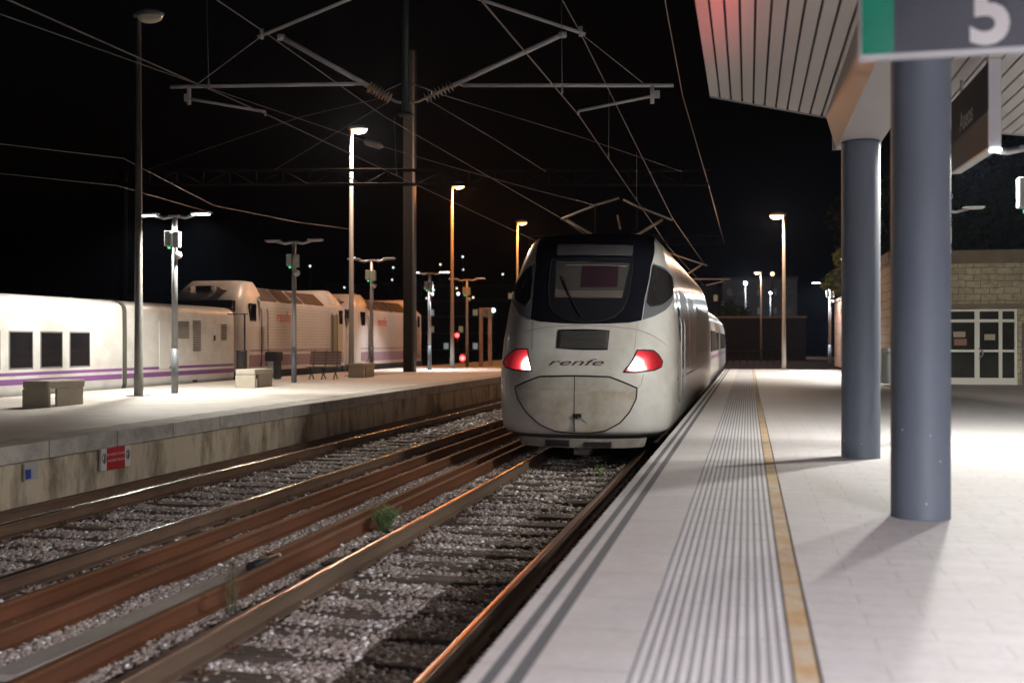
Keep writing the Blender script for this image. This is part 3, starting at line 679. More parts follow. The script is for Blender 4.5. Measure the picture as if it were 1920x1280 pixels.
# ------------------------------------------------------------------ lamp posts
EMW = M('led_lens_lit', (.9,.9,.9), .3, emit=((.80,.92,1.0), 14))
EMOFF = M('led_lens_off', (.45,.45,.43), .3)
def led_post(label, loc, lit=None, rz=0, dim=1.0, group='double armed platform lamps', H=4.46, sp_ang=164, sp_blend=.35, lcol=(.88,.95,1.0)):
    t = thing('platform_lamp', label, 'lamp', loc, rz, group)
    mb = MB(); mb.tube([(0,0,0),(0,0,1.12)], .085, 14, 0); mb.tube([(0,0,1.12),(0,0,H)], [.078,.062], 14, 1); mb.build('pole', [M('lamp_dark_sleeve', (.10,.11,.12), .5), GALV], t)
    mb = MB()
    mb.tube([(-.05,0,H-.02),(-.3,0,H-.06),(-.62,0,H+.02)], [.04,.045,.04], 8); mb.tube([(.05,0,H-.02),(.3,0,H-.06),(.62,0,H+.02)], [.04,.045,.04], 8); mb.box(-.16,.16,-.07,.07,H-.06,H+.01,bev=.02)
    mb.build('arm', GALV, t)
    for sg in (-1,1):
        mb = MB(); mb.box(sg*.72-.24, sg*.72+.24, -.12,.12, H+.015,H+.07, bev=.02); h = mb.build('lamp_head', GALV, t)
        mb = MB(); mb.box(sg*.72-.2, sg*.72+.2, -.09,.09, H-.005,H+.016); mb.build('lens', EMW if lit else EMOFF, h)
    mb = MB(); mb.box(-.20,-.02,-.17,-.03,H-.78,H-.40,bev=.02); mb.box(.02,.20,-.16,-.02,H-.82,H-.42,bev=.02); bx = mb.build('speaker_box', M('box_grey', (.33,.34,.32), .5), t)
    mb = MB(); mb.tube([(-.10,-.10,H-.80),(-.10,-.10,H-.84)], .035, 8); mb.build('indicator', M('green_led', (.02,.2,.06), .4, emit=((.1,1,.35), 1.2)), bx)
    mb = MB(); n = 12; mb.lathe([(.001,H-1.10)]+[(.10*math.cos(a), H-1.0+.10*math.sin(a)) for a in [R(-80+16*i) for i in range(11)]]+[(.001,H-.90)], 14, (.11,-.03)); mb.build('camera_dome', M('dome_white', (.6,.6,.58), .3), t)
    if lit:
        for sg in (-1,1):
            p = Matrix.Rotation(rz,4,'Z') @ Vector((sg*.72,0,H-.02)); p = p+Vector(loc)
            spot('led_light', p, p+Vector((0,0,-1)), lit*dim, lcol, sp_ang, sp_blend, .10)
    return t
A0 = led_post('lit double armed lamp with cold white heads, near the concrete bench', (-14.05,24.3,HP), lit=2100, sp_ang=152, sp_blend=.45, lcol=(1,.985,.90))
led_post('unlit double armed lamp standing behind the pale bench, beside the metal bench', (-14.05,31.5,HP))
led_post('unlit double armed lamp between the brown bench and the dark mast', (-14.26,39.2,HP))
led_post('lit double armed lamp just right of the dark mast', (-14.32,47.1,HP), lit=1300, sp_ang=96, sp_blend=.5)
led_post('farthest unlit double armed lamp on the left platform, tinted orange', (-14.0,52.6,HP))
led_post('lit double armed lamp at the right edge of the picture just past the canopy end', (3.44,14.3,HP), lit=1250, H=3.72, sp_ang=174, sp_blend=.1, lcol=(1,.975,.90))
led_post('lit double armed lamp on the right platform hidden behind the farther column', (4.45,43.0,HP), lit=3200, sp_ang=146, sp_blend=.3, lcol=(1,.965,.87))
led_post('distant lit double armed lamp beside the orange brown wall', (4.30,60.0,HP), lit=2400)

def tall_lamp(label, loc, H, lit=None, col=(1,.75,.5), sg=1, group='tall street lamps', rb=.11, em=None):
    t = thing('street_lamp', label, 'street lamp', loc, 0, group)
    mb = MB(); mb.box(-.2,.2,-.2,.2,0,.025); mb.lathe([(rb,.02),(rb,.5),(rb*.92,.52),(rb*.5,H)], 14); mb.build('pole', M('lamp_pole_steel', (.27,.255,.235), .6, .0, noise=(4,.4,(.20,.19,.175))), t)
    mb = MB(); vs = []; n = 12
    secs = [(-.12,.05,.05),(.0,.10,.11),(.25,.17,.15),(.5,.16,.12),(.66,.04,.03)]
    for x, wy, hz in secs:
        for k in range(n):
            a = 2*math.pi*k/n; vs.append((sg*x, wy*math.cos(a), H+.02+max(0,math.sin(a))*hz+min(0,math.sin(a))*.03))
    mb.add(vs, [(i*n+k, i*n+(k+1) % n, (i+1)*n+(k+1) % n, (i+1)*n+k) for i in range(len(secs)-1) for k in range(n)], 0, True)
    mb.f.append(list(range(n))); mb.m.append(0); mb.sm.append(False); mb.f.append([(len(secs)-1)*n+k for k in range(n)]); mb.m.append(0); mb.sm.append(False)
    hd = mb.build('lamp_head', M('lamp_head_grey', (.30,.29,.26), .5), t)
    mb = MB(); prof = [(.001,-.16),(.10,-.15),(.165,-.10),(.19,-.01)]
    vs = [(sg*.30+1.75*r_*math.cos(2*math.pi*k/16), r_*math.sin(2*math.pi*k/16), H+z) for r_, z in prof for k in range(16)]
    mb.add(vs, [(i*16+k, i*16+(k+1) % 16, (i+1)*16+(k+1) % 16, (i+1)*16+k) for i in range(3) for k in range(16)], 0, True)
    mb.build('lamp_glass', M('lamp_glass_'+label[:12].replace(' ','_'), (.8,.75,.65), .3, emit=(em or col, (2.2 if (em or col)[1] > .6 else 1.75) if lit else .0)), hd)
    if lit:
        p = Vector(loc)+Vector((sg*.42,0,H-.2)); 
        l = bpy.data.lights.new('sodium_light', 'POINT'); l.energy = lit; l.color = col; l.shadow_soft_size = .12
        o = bpy.data.objects.new('sodium_light', l); COL.objects.link(o); o.location = p-Vector((0,0,.06))
    return t
led_post('unlit double armed lamp half hidden behind the nearest column', (4.55,27.3,HP))
tall_lamp('unlit tall street lamp, leftmost and nearest on the left platform', (-14.22,22.95,HP), 9.05)
tall_lamp('warm white lit street lamp above the locomotive, left of the dark mast', (-14.55,37.8,HP), 9.25, 2100, (1,.70,.51), em=(1,.70,.46))
tall_lamp('orange lit street lamp right of the dark mast, second lit one from the left', (-14.11,50.2,HP), 8.9, 1400, (1,.31,.07), em=(1,.40,.11))
tall_lamp('deep orange lit street lamp just left of the train nose, lowest of the left row', (-14.6,67.5,HP), 9.0, 1000, (1,.42,.10), em=(1,.32,.05))
tall_lamp('lit street lamp with pinkish light at the far end of the right platform', (1.60,50.6,HP), 7.1, 1000, (1,.66,.44), sg=-1, em=(1,.72,.52))
tall_lamp('small distant lit street lamp beyond the end of the right platform', (1.13,98.9,.25), 8.0, 450, (1,.6,.4), sg=-1, em=(1,.65,.45))

# ------------------------------------------------------------------ canopy with columns, sign, luminaires
cn = thing('platform_canopy', 'pale slatted canopy roof over the right platform', 'canopy', (0,0,0))
ridge = [(-.45,4.94),(1.02,4.60),(1.45,4.52),(3.0,4.34),(6.2,4.05)]
CY0, CY1 = -8, 13.0
SOFF = M('soffit_slat', (.68,.63,.585), .30, .0, noise=(2,.25,(.60,.555,.51)), coat=.8)
SOFF.node_tree.nodes['Principled BSDF'].inputs['Coat Roughness'].default_value = .28
mb = MB()
def soff(x):
    for (a, za), (b, zb) in zip(ridge, ridge[1:]):
        if a <= x <= b: return za+(zb-za)*(x-a)/(b-a)
    return ridge[-1][1]
wsl, gap = .108, .022
x = -.45
while x < 6.1:
    for seg in (0,):
        x1 = min(x+wsl, 6.2)
        mb.add([(x,CY0,soff(x)),(x1,CY0,soff(x1)),(x1,CY1,soff(x1)),(x,CY1,soff(x)),(x,CY0,soff(x)+.03),(x1,CY0,soff(x1)+.03),(x1,CY1,soff(x1)+.03),(x,CY1,soff(x)+.03)],
               [(0,3,2,1),(0,1,5,4),(1,2,6,5),(2,3,7,6),(3,0,4,7)])
    x += wsl+gap
mb.build('soffit', SOFF, cn)
mb = MB()
for (a, za), (b, zb) in zip(ridge, ridge[1:]):
    mb.add([(a,CY0,za+.035),(b,CY0,zb+.035),(b,CY1+.01,zb+.035),(a,CY1+.01,za+.035),(a,CY0,za+.24),(b,CY0,zb+.24),(b,CY1+.01,zb+.24),(a,CY1+.01,za+.24)], [(0,3,2,1),(4,5,6,7),(0,1,5,4),(2,3,7,6),(1,2,6,5),(3,0,4,7)])
mb.build('roof_deck', M('deck_black', (.015,.015,.016), .7), cn)
mb = MB(); zz0 = soff(-.45)
for (a, za), (b, zb) in zip(ridge, ridge[1:]):
    mb.add([(a,CY1+.012,za-.012),(b,CY1+.012,zb-.012),(b,CY1+.035,zb-.012),(a,CY1+.035,za-.012),(a,CY1+.012,za+.012),(b,CY1+.012,zb+.012),(b,CY1+.035,zb+.012),(a,CY1+.035,za+.012)], [(0,3,2,1),(4,5,6,7),(0,1,5,4),(2,3,7,6),(1,2,6,5),(3,0,4,7)])
mb.build('edge_trim', GALV, cn)
mb = MB(); mb.prism([(1.00,4.24),(1.46,4.24),(1.60,4.60),(1.50,4.70),(.90,4.70),(.88,4.64)], CY0, 12.95, 'y'); mb.box(.96,1.50,12.955,13.0,4.235,4.66)
mb.build('beam', M('beam_beige', (.50,.47,.45), .5, noise=(1.5,.2,(.42,.39,.37))), cn)
COLM = M('column_paint', (.118,.142,.185), .58, .0, noise=(2.5,.6,(.16,.185,.225),(1,1,.3)), bump=(3,.10))
def column(label, x, y):
    t = thing('column', label, 'column', (x,y,HP), group='round grey columns under the canopy')
    mb = MB(); mb.lathe([(.212,0),(.21,.01),(.21,3.50),(.212,3.535)], 40); sh = mb.build('shaft', COLM, t)
    mb = MB()
    for k in range(5):
        a = R(random.uniform(185,325)); z = random.uniform(.03,.75); r_ = random.uniform(.002,.006)
        c, s = math.cos(a), math.sin(a); mb.box(.2105*c-r_, .2105*c+r_, .2105*s-r_*.6, .2105*s+r_*.6, z, z+r_*1.6)
    mb.build('paint_chips', M('chip_white', (.7,.7,.68), .7), sh)
    return t
column('thick round grey column nearest to the viewer', 1.25, 8.40)
column('round grey column seen left of and behind the nearest column', 1.234, 12.55)

# luminaires: strip lights under the canopy
STRIP = M('strip_lens', (.9,.9,.9), .3, emit=((.95,.95,1.0), 9))
SP = 1480
for yy in (-5.8, -3.3, -.8):
    mb = MB(); z = soff(4.9)-.06
    mb.box(4.82,4.98,yy-.75,yy+.75,z,z+.055,bev=.01); f = mb.build('strip_light', GALV, cn); f.location=(0,0,0)
    mb = MB(); mb.box(4.84,4.96,yy-.72,yy+.72,z-.012,z-.001); mb.build('diffuser', STRIP, f)
    area('strip_lamp', (4.9,yy,z-.02), .10, 1.4, SP, (.97,.94,1.0), spread=171)

FL = thing('fill_flood', 'floodlight added out of view at the canopy end to light the stone building', 'lamp', (6.0,12.6,3.95))  # unseen fill light added to brighten the stone building front
mb = MB(); mb.box(-.15,.15,-.05,.08,-.1,.1,bev=.015); mb.build('housing', DARK, FL)
mb = MB(); mb.box(-.13,.13,.081,.085,-.08,.08); mb.build('lens', EMW, FL)
spot('fill_flood_lamp', (6.0,12.75,3.95), (8.5,34.6,2.9), 3900, (1,.95,.82), 34, .5, .08)
# hanging platform number sign (near, partly outside the frame)
SG = M('sign_charcoal', (.026,.031,.047), .3, coat=.4)
s5 = thing('platform_sign', 'hanging charcoal sign with green band and white platform number 5', 'sign', (1.05,4.9,3.25))
mb = MB(); mb.box(-.575,.62,-.0,.06,-.012,.55,bev=.004); mb.build('frame', M('sign_rim', (.55,.56,.58), .4), s5)
mb = MB(); mb.box(-.565,-.43,-.004,.0,.005,.54); mb.build('green_band', M('sign_green', (.0,.155,.095), .25, coat=.5), s5)
mb = MB(); mb.box(-.43,.61,-.004,.0,.005,.54); mb.build('panel', SG, s5)
mb = MB(); text_flat(mb, '5', .37, lambda u, v, d: (-.04+u*.95, -.004-d, .142+v), bold=.012); mb.build('numeral', M('sign_white', (.75,.75,.76), .35), s5, fixn=False)
mb = MB(); 
for xx in (.64,.66): pass
for k in range(7): mb.tube([(.585+.012*math.sin(k*2.1),-.02,.03+k*.075),(.60+.01*math.cos(k),-.03,.06+k*.075)], .008, 6)
mb.build('cable_clips', GALV, s5)
mb = MB(); mb.tube([(-.3,.03,.55),(-.3,.03,1.45)], .018, 8); mb.tube([(.35,.03,.55),(.35,.03,1.35)], .018, 8); mb.build('hanger', GALV, s5)
hs = thing('hanging_sign', 'narrow dark hanging sign with small white word, right of the nearest column', 'sign', (1.96,10.2,3.6))
mb = MB(); mb.prism([(-.78,.0),(.86,.05),(.86,.72),(-.78,.70)], -.03, .05, 'x'); mb.build('panel', M('sign_brown', (.016,.011,.010), .6, spec=.15), hs)
mb = MB(); mb.box(-.034,.06,-.82,-.785,-.01,.71); mb.build('end_strip', M('sign_end', (.55,.55,.58), .4), hs)
mb = MB(); mb.prism([(-.80,-.022),(.87,.028),(.87,.046),(-.80,-.004)], -.032, .055, 'x'); mb.build('bottom_strip', M('sign_bottom', (.62,.60,.56), .4), hs)
mb = MB(); mb.box(-.02,.06,-.84,-.76,-.045,-.024); mb.build('end_glow', M('end_glow_white', (.8,.9,1), .3, emit=((.85,.95,1),6)), hs)  # glowing block standing for the lamp head behind the sign
mb = MB(); text_flat(mb, 'Aseos', .24, lambda u, v, d: (-.031-d, .12-u, .42+v), bold=.004); mb.build('lettering', M('sign_letter', (.42,.40,.38), .5), hs, fixn=False)
mb = MB()
for yy in (-.55,.55):
    for dz_ in (0,): mb.tube([(.01,yy,.70),(.01,yy,.90)], .016, 8); mb.tube([(-.06,yy-.12,.90),(.08,yy+.12,.90)], .012, 6); mb.tube([(-.06,yy-.12,.88),(-.06,yy-.12,1.0)], .014, 6); mb.tube([(.08,yy+.12,.88),(.08,yy+.12,1.0)], .014, 6)
mb.build('hanger', GALV, hs)

# warning sign and small plate on left platform wall
ws = thing('warning_sign', 'red and white no crossing notice fixed to the left platform wall', 'sign', (LE+.045,13.95,.15))
mb = MB(); mb.box(-.03,.0,-.37,.37,0,.34); mb.build('plate', M('sign_pale', (.62,.58,.56), .45), ws)
mb = MB(); mb.box(0,.004,-.235,.215,0,.34); mb.build('red_field', M('sign_red', (.42,.02,.03), .45), ws)
mb = MB(); text_flat(mb, 'PROHIBIDO CRUZAR', .050, lambda u, v, d: (.004+d, -.01+u, .215+v)); text_flat(mb, 'PROHIBIT CREUAR', .050, lambda u, v, d: (.004+d, -.01+u, .125+v)); mb.build('lettering', M('sign_text', (.72,.55,.52), .5), ws, fixn=False)
mb = MB()
for yc in (-.30,.295):
    mb.tube([(.004,yc+.045*math.cos(a),.18+.07*math.sin(a)) for a in [R(20*k) for k in range(18)]], .005, 4, closed=True)
    mb.tube([(.004,yc-.03,.12),(.004,yc+.03,.24)], .005, 4); mb.tube([(.004,yc,.10),(.004,yc+.015,.17),(.004,yc-.01,.23)], .008, 4)
mb.build('pictogram', M('picto_dark', (.12,.08,.09), .5), ws)
pb = thing('marker_plate', 'small blue and grey marker plate on the left platform wall', 'sign', (LE+.03,12.08,.22))
mb = MB(); mb.box(-.02,.0,-.13,.13,0,.22); mb.build('plate', M('plate_grey', (.33,.33,.33), .5, noise=(20,.6,(.5,.46,.44))), pb)
mb = MB(); mb.box(0,.012,-.115,-.02,.02,.14); mb.build('blue_panel', M('plate_blue', (.02,.05,.26), .5), pb)

# ------------------------------------------------------------------ overhead line: gantries, cantilevers, wires
INS = M('insulator_brown', (.42,.33,.24), .4)
ALU = M('arm_aluminium', (.68,.65,.63), .45, noise=(6,.4,(.5,.47,.45)))
def insul(mb, a, b, n=8, r=.08):
    a, b = Vector(a), Vector(b)
    mb.tube([a, b], .022, 8)
    for k in range(n):
        c = a.lerp(b, (k+.5)/n); d = (b-a).normalized()*.012; mb.tube([c-d, c, c+d], [.03, r, .03], 12)
def truss(mb, a, b, h, n):
    a, b = Vector(a), Vector(b)
    for dz_ in (0, h): mb.tube([a+Vector((0,0,dz_)), b+Vector((0,0,dz_))], .04, 6)
    side = (b-a).cross(Vector((0,0,1))).normalized()*.3
    for dz_ in (0, h): mb.tube([a+Vector((0,0,dz_))+side, b+Vector((0,0,dz_))+side], .035, 6)
    for k in range(n):
        p, q = a.lerp(b, k/n), a.lerp(b, (k+1)/n)
        if k % 2: mb.tube([p, q+Vector((0,0,h))], .022, 5)
        else: mb.tube([p+Vector((0,0,h)), q], .022, 5)
        mb.tube([p, p+Vector((0,0,h))], .02, 5)
        mb.tube([p, q+side], .018, 4)
GSTEEL = M('gantry_steel', (.014,.012,.012), .8, spec=.05)
DGREEN = M('green_post', (.018,.032,.027), .6)
def V(*a): return Vector(a)
# gantry 1 (its beam is above the picture)
g1 = thing('overhead_gantry', 'nearest overhead line gantry whose green hanging post carries two tube arms', 'gantry', (0,0,0), group='overhead line gantries')
c, s = math.cos(TH), math.sin(TH)
mb = MB(); mb.tube([(-4.8,14.61,5.25),(-4.8,14.61,8.0)], .055, 4); mb.box(-4.9,-4.7,14.55,14.67,5.23,5.27); mb.build('hanging_post', DGREEN, g1)
mb = MB(); truss(mb, (-18.6,11.55,8.0), (-.9,15.47,8.0), .5, 16); mb.build('beam', GSTEEL, g1)
mb = MB(); mb.tube([(-18.6,11.7,-.4),(-18.6,11.7,8.5)], .12, 8); 
mb.v = [(x-2.6, y, z) for x, y, z in mb.v]; mb.tube([(-21.2,11.7,8.2),(-18.6,11.55,8.2)], .08, 6); mb.build('mast', GSTEEL, g1)
def cant(g, tip, sTop, tTop, insA, h0, h1, reg0, reg1, post, thick=1.0):
    tip, sTop, tTop, insA, h0, h1, reg0, reg1, post = [Vector(q) for q in (tip, sTop, tTop, insA, h0, h1, reg0, reg1, post)]
    mb = MB()
    d = (insA-sTop); i0 = sTop+d*.76
    mb.tube([sTop, i0], .036*thick, 10); mb.tube([tip, tTop], .026*thick, 8); mb.tube([h0, h1], .028*thick, 8)
    mb.tube([reg0, reg1], .020*thick, 8); mb.tube([reg1, reg1+V(0,0,-.06)], .014, 6)
    mb.tube([h0.lerp(h1,.10), h0.lerp(h1,.10)+V(0,0,-.26)], .03*thick, 8)
    mb.box(reg0.x-.04,reg0.x+.04,reg0.y-.03,reg0.y+.03,reg0.z-.04,reg0.z+.06)
    mb.tube([sTop+V(0,0,.03), sTop+V(0,0,-.04)], .06*thick, 8); mb.tube([tip.lerp(tTop,.03)+V(0,0,-.05), tip.lerp(tTop,.03)+V(0,0,.09)], .03, 6)
    mb.tube([h1, i0.lerp(sTop,.04)], .022*thick, 6)
    mb.tube([tip.lerp(tTop,.04), h0.lerp(h1,.13)], .006, 4)
    arm = mb.build('cantilever_arm', ALU, g)
    mb = MB(); insul(mb, i0, i0+d*.2, 8, .085); mb.tube([i0+d*.2, insA, post], .02, 6); mb.build('insulator', INS, arm)
    mb = MB(); mb.tube([i0.lerp(insA,.5)+V(0,0,.02), post+V(0,0,.28)], .009, 4); mb.build('stay', GALV, arm)
cant(g1, (-6.87,14.15,6.36), (-6.54,14.22,6.36), (-5.0,14.56,7.15), (-4.94,14.58,5.44), (-8.09,13.88,5.65), (-5.51,14.45,5.69), (-7.85,13.93,5.48), (-6.76,14.17,5.29), (-4.86,14.6,5.42))
cant(g1, (-2.28,15.17,6.40), (-2.60,15.10,6.40), (-4.5,14.68,7.16), (-4.62,14.65,5.44), (-1.05,15.44,5.67), (-4.0,14.78,5.67), (-1.28,15.39,5.53), (-2.38,15.14,5.30), (-4.74,14.62,5.42))
# gantry 2
g2 = thing('overhead_gantry', 'lattice overhead gantry crossing above the power car roof', 'gantry', (0,0,0), group='overhead line gantries')
mb = MB(); truss(mb, (-21.5,33.75,7.51), (-1.38,38.21,7.51), .5, 22); mb.build('beam', GSTEEL, g2)
mb = MB(); truss_x = -21.5; mb.tube([(truss_x,33.75,-.4),(truss_x,33.75,8.05)], .14, 8); mb.build('mast', M('dark_mast', (.005,.005,.005), .9, spec=.0), g2)
mb = MB(); mb.tube([(-5.25,37.35,5.7),(-5.25,37.35,6.82)], .035, 6); mb.tube([(-3.8,37.67,5.7),(-3.8,37.67,6.76)], .035, 6); mb.build('hanging_post', GSTEEL, g2)
mb = MB(); mb.tube([(-6.44,37.08,6.31),(-5.25,37.35,6.80),(-4.45,37.5,7.05)], .035, 8); mb.tube([(-6.26,37.12,6.29),(-5.36,37.32,5.75)], .045, 8); mb.build('cantilever_arm', ALU, g2)
mb = MB(); mb.tube([(-2.60,37.92,6.27),(-3.78,37.67,6.74),(-4.3,37.55,7.0)], .035, 8); mb.tube([(-2.95,37.85,6.29),(-3.9,37.65,5.70)], .045, 8); mb.build('cantilever_arm', ALU, g2)
mb = MB(); insul(mb, (-4.5,37.5,6.45), (-4.4,37.52,5.95), 7, .05); mb.build('insulator', INS, g2)
# gantry 3
g3 = thing('overhead_gantry', 'farthest small overhead gantry seen right of the power car roof', 'gantry', (0,0,0), group='overhead line gantries')
mb = MB(); truss(mb, (-12.5,61.6,7.70), (-1.38,64.02,7.70), .5, 14); mb.build('beam', GSTEEL, g3)
mb = MB(); mb.tube([(-12.5,61.6,-.4),(-12.5,61.6,8.2)], .12, 8); mb.build('mast', GSTEEL, g3)
mb = MB(); mb.tube([(-4.7,63.3,7.25),(-2.36,63.8,6.46)], .035, 6); mb.tube([(-2.7,63.75,6.5),(-3.9,63.5,5.7)], .045, 6); mb.tube([(-3.9,63.5,5.67),(-1.04,64.09,5.67)], .035, 6); mb.tube([(-1.38,64.02,5.55),(-2.42,63.79,5.3)], .03, 6); mb.build('cantilever_arm', ALU, g3)
mb = MB(); mb.tube([(-4.7,63.3,5.5),(-4.7,63.3,7.7)], .05, 6); mb.build('hanging_post', GSTEEL, g3)
# dark free-standing mast
ms = thing('mast', 'tall dark square mast standing on the left platform', 'mast', (-14.14,43.6,HP))
mb = MB(); mb.box(-.24,.16,-.16,.16,0,13.7); mb.build('shaft', M('mast_dark', (.011,.010,.009), .7, noise=(3,.4,(.018,.016,.014)), spec=.1), ms)
mb = MB(); mb.box(.17,.25,-.15,.15,0,13.7); mb.build('lit_flange', M('mast_lit_flange', (.04,.035,.031), .5), ms)  # paler strip paints the lit edge of the mast

WIRE = M('wire_copper', (.34,.29,.265), .5, .3); WIREG = M('wire_grey', (.34,.33,.33), .45, .5)
def wire(label, pts, r=.007, m=WIRE, sag=0., drops=None, name='overhead_wire', ins=None):
    pts = [Vector(p) for p in pts]; P = []
    for a, b in zip(pts, pts[1:]):
        n = 10 if sag else 2
        for k in range(n):
            t = k/n; P.append(a.lerp(b,t)-V(0,0,sag*4*t*(1-t)))
    P.append(pts[-1])
    mb = MB(); mb.tube(P, r, 5)
    o = mb.build(name, m); tag(o, label, 'wire', 'overhead wires'); 
    if drops:
        for a, b in drops:
            mb = MB(); mb.tube([a, b], .004, 4); mb.tube([V(*b)+V(0,0,.1), b], .014, 5); mb.build('dropper', WIREG, o)
    if ins:
        a, b = ins; mb = MB(); mb.tube([a, V(*a).lerp(V(*b),.2), V(*a).lerp(V(*b),.8), b], [.02,.075,.075,.02], 10); mb.build('insulator', M('ins_pale', (.35,.33,.28), .4), o)
    return o
wire('contact wire of the right track, touching its cantilever arm and running over the train', [(-2.66,2,5.27),(-2.38,15.14,5.25),(-2.75,37.9,5.33),(-2.55,64,5.3)], .0075, drops=[((-2.41,13.9,6.45),(-2.40,13.9,5.27)),((-2.43,19.0,6.46),(-2.44,19.0,5.27)),((-2.55,25,6.42),(-2.55,25,5.28))])
wire('carrier wire of the right track, clamped at the upper right cantilever tip', [(-2.5,2,6.6),(-2.38,15.14,6.48),(-2.62,37.92,6.36),(-2.5,63.8,6.5)], .0085, WIREG)
wire('contact wire of the left track, meeting the left registration arm', [(-7.2,1,5.3),(-6.74,14.18,5.25),(-6.75,37.02,5.27),(-6.9,62.8,5.3)], .0075, drops=[((-6.83,12.6,6.45),(-6.80,12.6,5.28)),((-6.80,20,6.42),(-6.76,20,5.26))])
wire('carrier wire of the left track, clamped at the upper left cantilever tip', [(-6.7,1,6.6),(-6.77,14.17,6.43),(-7.02,20,6.44),(-6.44,37.08,6.34),(-6.8,62.8,6.5)], .0085, WIREG)
wire('slanting wire with a pale insulator left of the dark mast', [(-9.4,1,5.65),(-8.22,10.47,5.68),(-7.72,13.96,5.69),(-7.38,20.39,5.98),(-6.89,25.1,6.2),(-6.13,30.39,6.42),(-5.25,37.35,6.79)], .006, WIREG, ins=((-7.40,19.9,5.95),(-7.36,20.9,6.01)))
wire('thin stay wire from the near post up to the right end of the lattice gantry', [(-4.5,14.67,5.6),(-3.91,25.76,6.95),(-2.28,38.01,7.98)], .005, WIREG)
wire('thin stay wire from the near post to the middle of the lattice gantry', [(-4.5,14.67,5.47),(-5.6,23.34,6.56),(-6.96,36.97,7.98)], .005, WIREG)
wire('dim stay wire running far left from the near post', [(-4.97,14.57,5.53),(-9.88,22.39,7.03),(-20.7,33.93,8.05)], .004, WIREG)
wire('dim lower stay wire running left from the near post behind the lamp', [(-5.04,14.55,5.43),(-8.94,22.6,6.76),(-16.34,34.89,8.02)], .004, WIREG)
wire('far left wire dipping over the white coach, the upper of two', [(-17,15,6.3),(-16.44,20.94,6.44),(-16.01,25.13,6.8),(-16.65,31.14,6.33),(-16.46,37.32,6.46),(-16.32,42.48,6.72)], .006, WIREG)
wire('far left wire dipping over the white coach, the lower of two', [(-19,17,5.9),(-17.81,22.69,6.09),(-16.75,25.99,6.23),(-17.63,32.97,6.32)], .006, WIREG)
wire('rightmost steep feeder wire beside the canopy, ending at the gantry tips', [(-1.3,4,7.7),(-1.36,17.93,7.7),(-1.49,25.07,7.70),(-1.38,38.21,7.55),(-1.38,64.02,7.75)], .010, WIRE)

# ------------------------------------------------------------------ left platform furniture
BENCHC = M('bench_concrete', (.42,.37,.30), .85, noise=(5,.5,(.33,.28,.22)), bump=(40,.15))
def cbench(label, loc):
    t = thing('concrete_bench', label, 'bench', loc, 0, 'concrete benches on the left platform')
    mb = MB(); mb.box(-.3,.3,0,1.2,.36,.52, bev=.035); mb.build('seat', BENCHC, t)
    mb = MB(); mb.box(-.3,.3,0,.07,0,.358, bev=.015); mb.build('leg', BENCHC, t)
    mb = MB(); mb.box(.21,.27,.31,1.17,0,.358, bev=.015); mb.build('leg', BENCHC, t)
    return t
cb0 = cbench('dark backlit concrete bench at the far left in front of the white coach', (-13.76,18.55,HP))
dup(cb0, (-13.76,27.55,HP), 'brightly lit pale concrete bench near the service coach')
dup(cb0, (-13.72,36.1,HP), 'brown looking concrete bench beside the warm lit street lamp')
mbn = thing('slatted_bench', 'metal bench with slatted seat and back on crossed legs', 'bench', (-14.3,34.5,HP), R(8))
SLAT = M('slat_brown', (.20,.12,.09), .45, .3)
mb = MB()
for k in range(5): mb.box(-.55,.55,-.02+k*.10-.25,.055+k*.10-.25,.42-.004*k,.45-.004*k)
mb.build('seat', SLAT, mbn)
mb = MB()
for k in range(5): mb.box(-.55,.55,.24+k*.035,.262+k*.035,.50+k*.095,.575+k*.095)
mb.build('backrest', SLAT, mbn)
for xx in (-.42,0,.42):
    mb = MB(); mb.tube([(xx,-.28,0),(xx,.0,.24),(xx,.25,.42)], .02, 6); mb.tube([(xx,.30,0),(xx,.0,.24),(xx,-.27,.41)], .02, 6); mb.tube([(xx,.2,.4),(xx,.30,.6),(xx,.42,.98)], .018, 6); mb.build('leg', DARK, mbn)
def bin_(label, loc, h, r_, post=0):
    t = thing('litter_bin', label, 'bin', loc, 0, 'litter bins on the left platform')
    mb = MB(); mb.lathe([(r_*.9,.06),(r_,.1),(r_,h),(r_*1.08,h+.01),(r_*1.08,h+.06),(r_*.8,h+.06)], 18); mb.build('barrel', M('bin_dark', (.05,.048,.045), .45, .3), t)
    mb = MB(); mb.tube([(0,r_+.04,0),(0,r_+.04,h+post)], .03, 8)
    if post: mb.box(-.6,.1,r_+.02,r_+.06,h+post-.03,h+post)
    mb.build('post', DARK, t); return t
bin_('slim dark litter bin beneath a crossbar post near the service coach end', (-15.9,31.6,HP), .95, .17, 1.25)
b2 = thing('litter_bin', 'wide black topped litter bin between the pale bench and the slatted bench', 'bin', (-16.0,34.2,HP), 0, 'litter bins on the left platform')
mb = MB(); mb.box(-.26,.26,-.2,.2,.62,.95,bev=.05); mb.build('lid', BLACK, b2)
mb = MB(); mb.box(-.18,.05,-.16,.16,.04,.62,bev=.02); mb.build('barrel', M('bin_steel', (.35,.35,.35), .35, .6), b2)
mb = MB(); mb.box(.06,.22,-.14,.14,0,.62,bev=.02); mb.build('post', DARK, b2)
gt = thing('sign_frame', 'tall brown portal shaped sign frame near the end of the left platform', 'sign', (-13.3,53.7,HP))
for xx in (-.24,.24): mb = MB(); mb.box(xx-.09,xx+.09,-.06,.06,0,3.05); mb.build('post', M('frame_brown', (.26,.19,.15), .6), gt)
mb = MB(); mb.box(-.15,.15,-.04,.04,2.55,3.05); mb.build('panel', M('frame_panel', (.16,.12,.10), .5), gt)

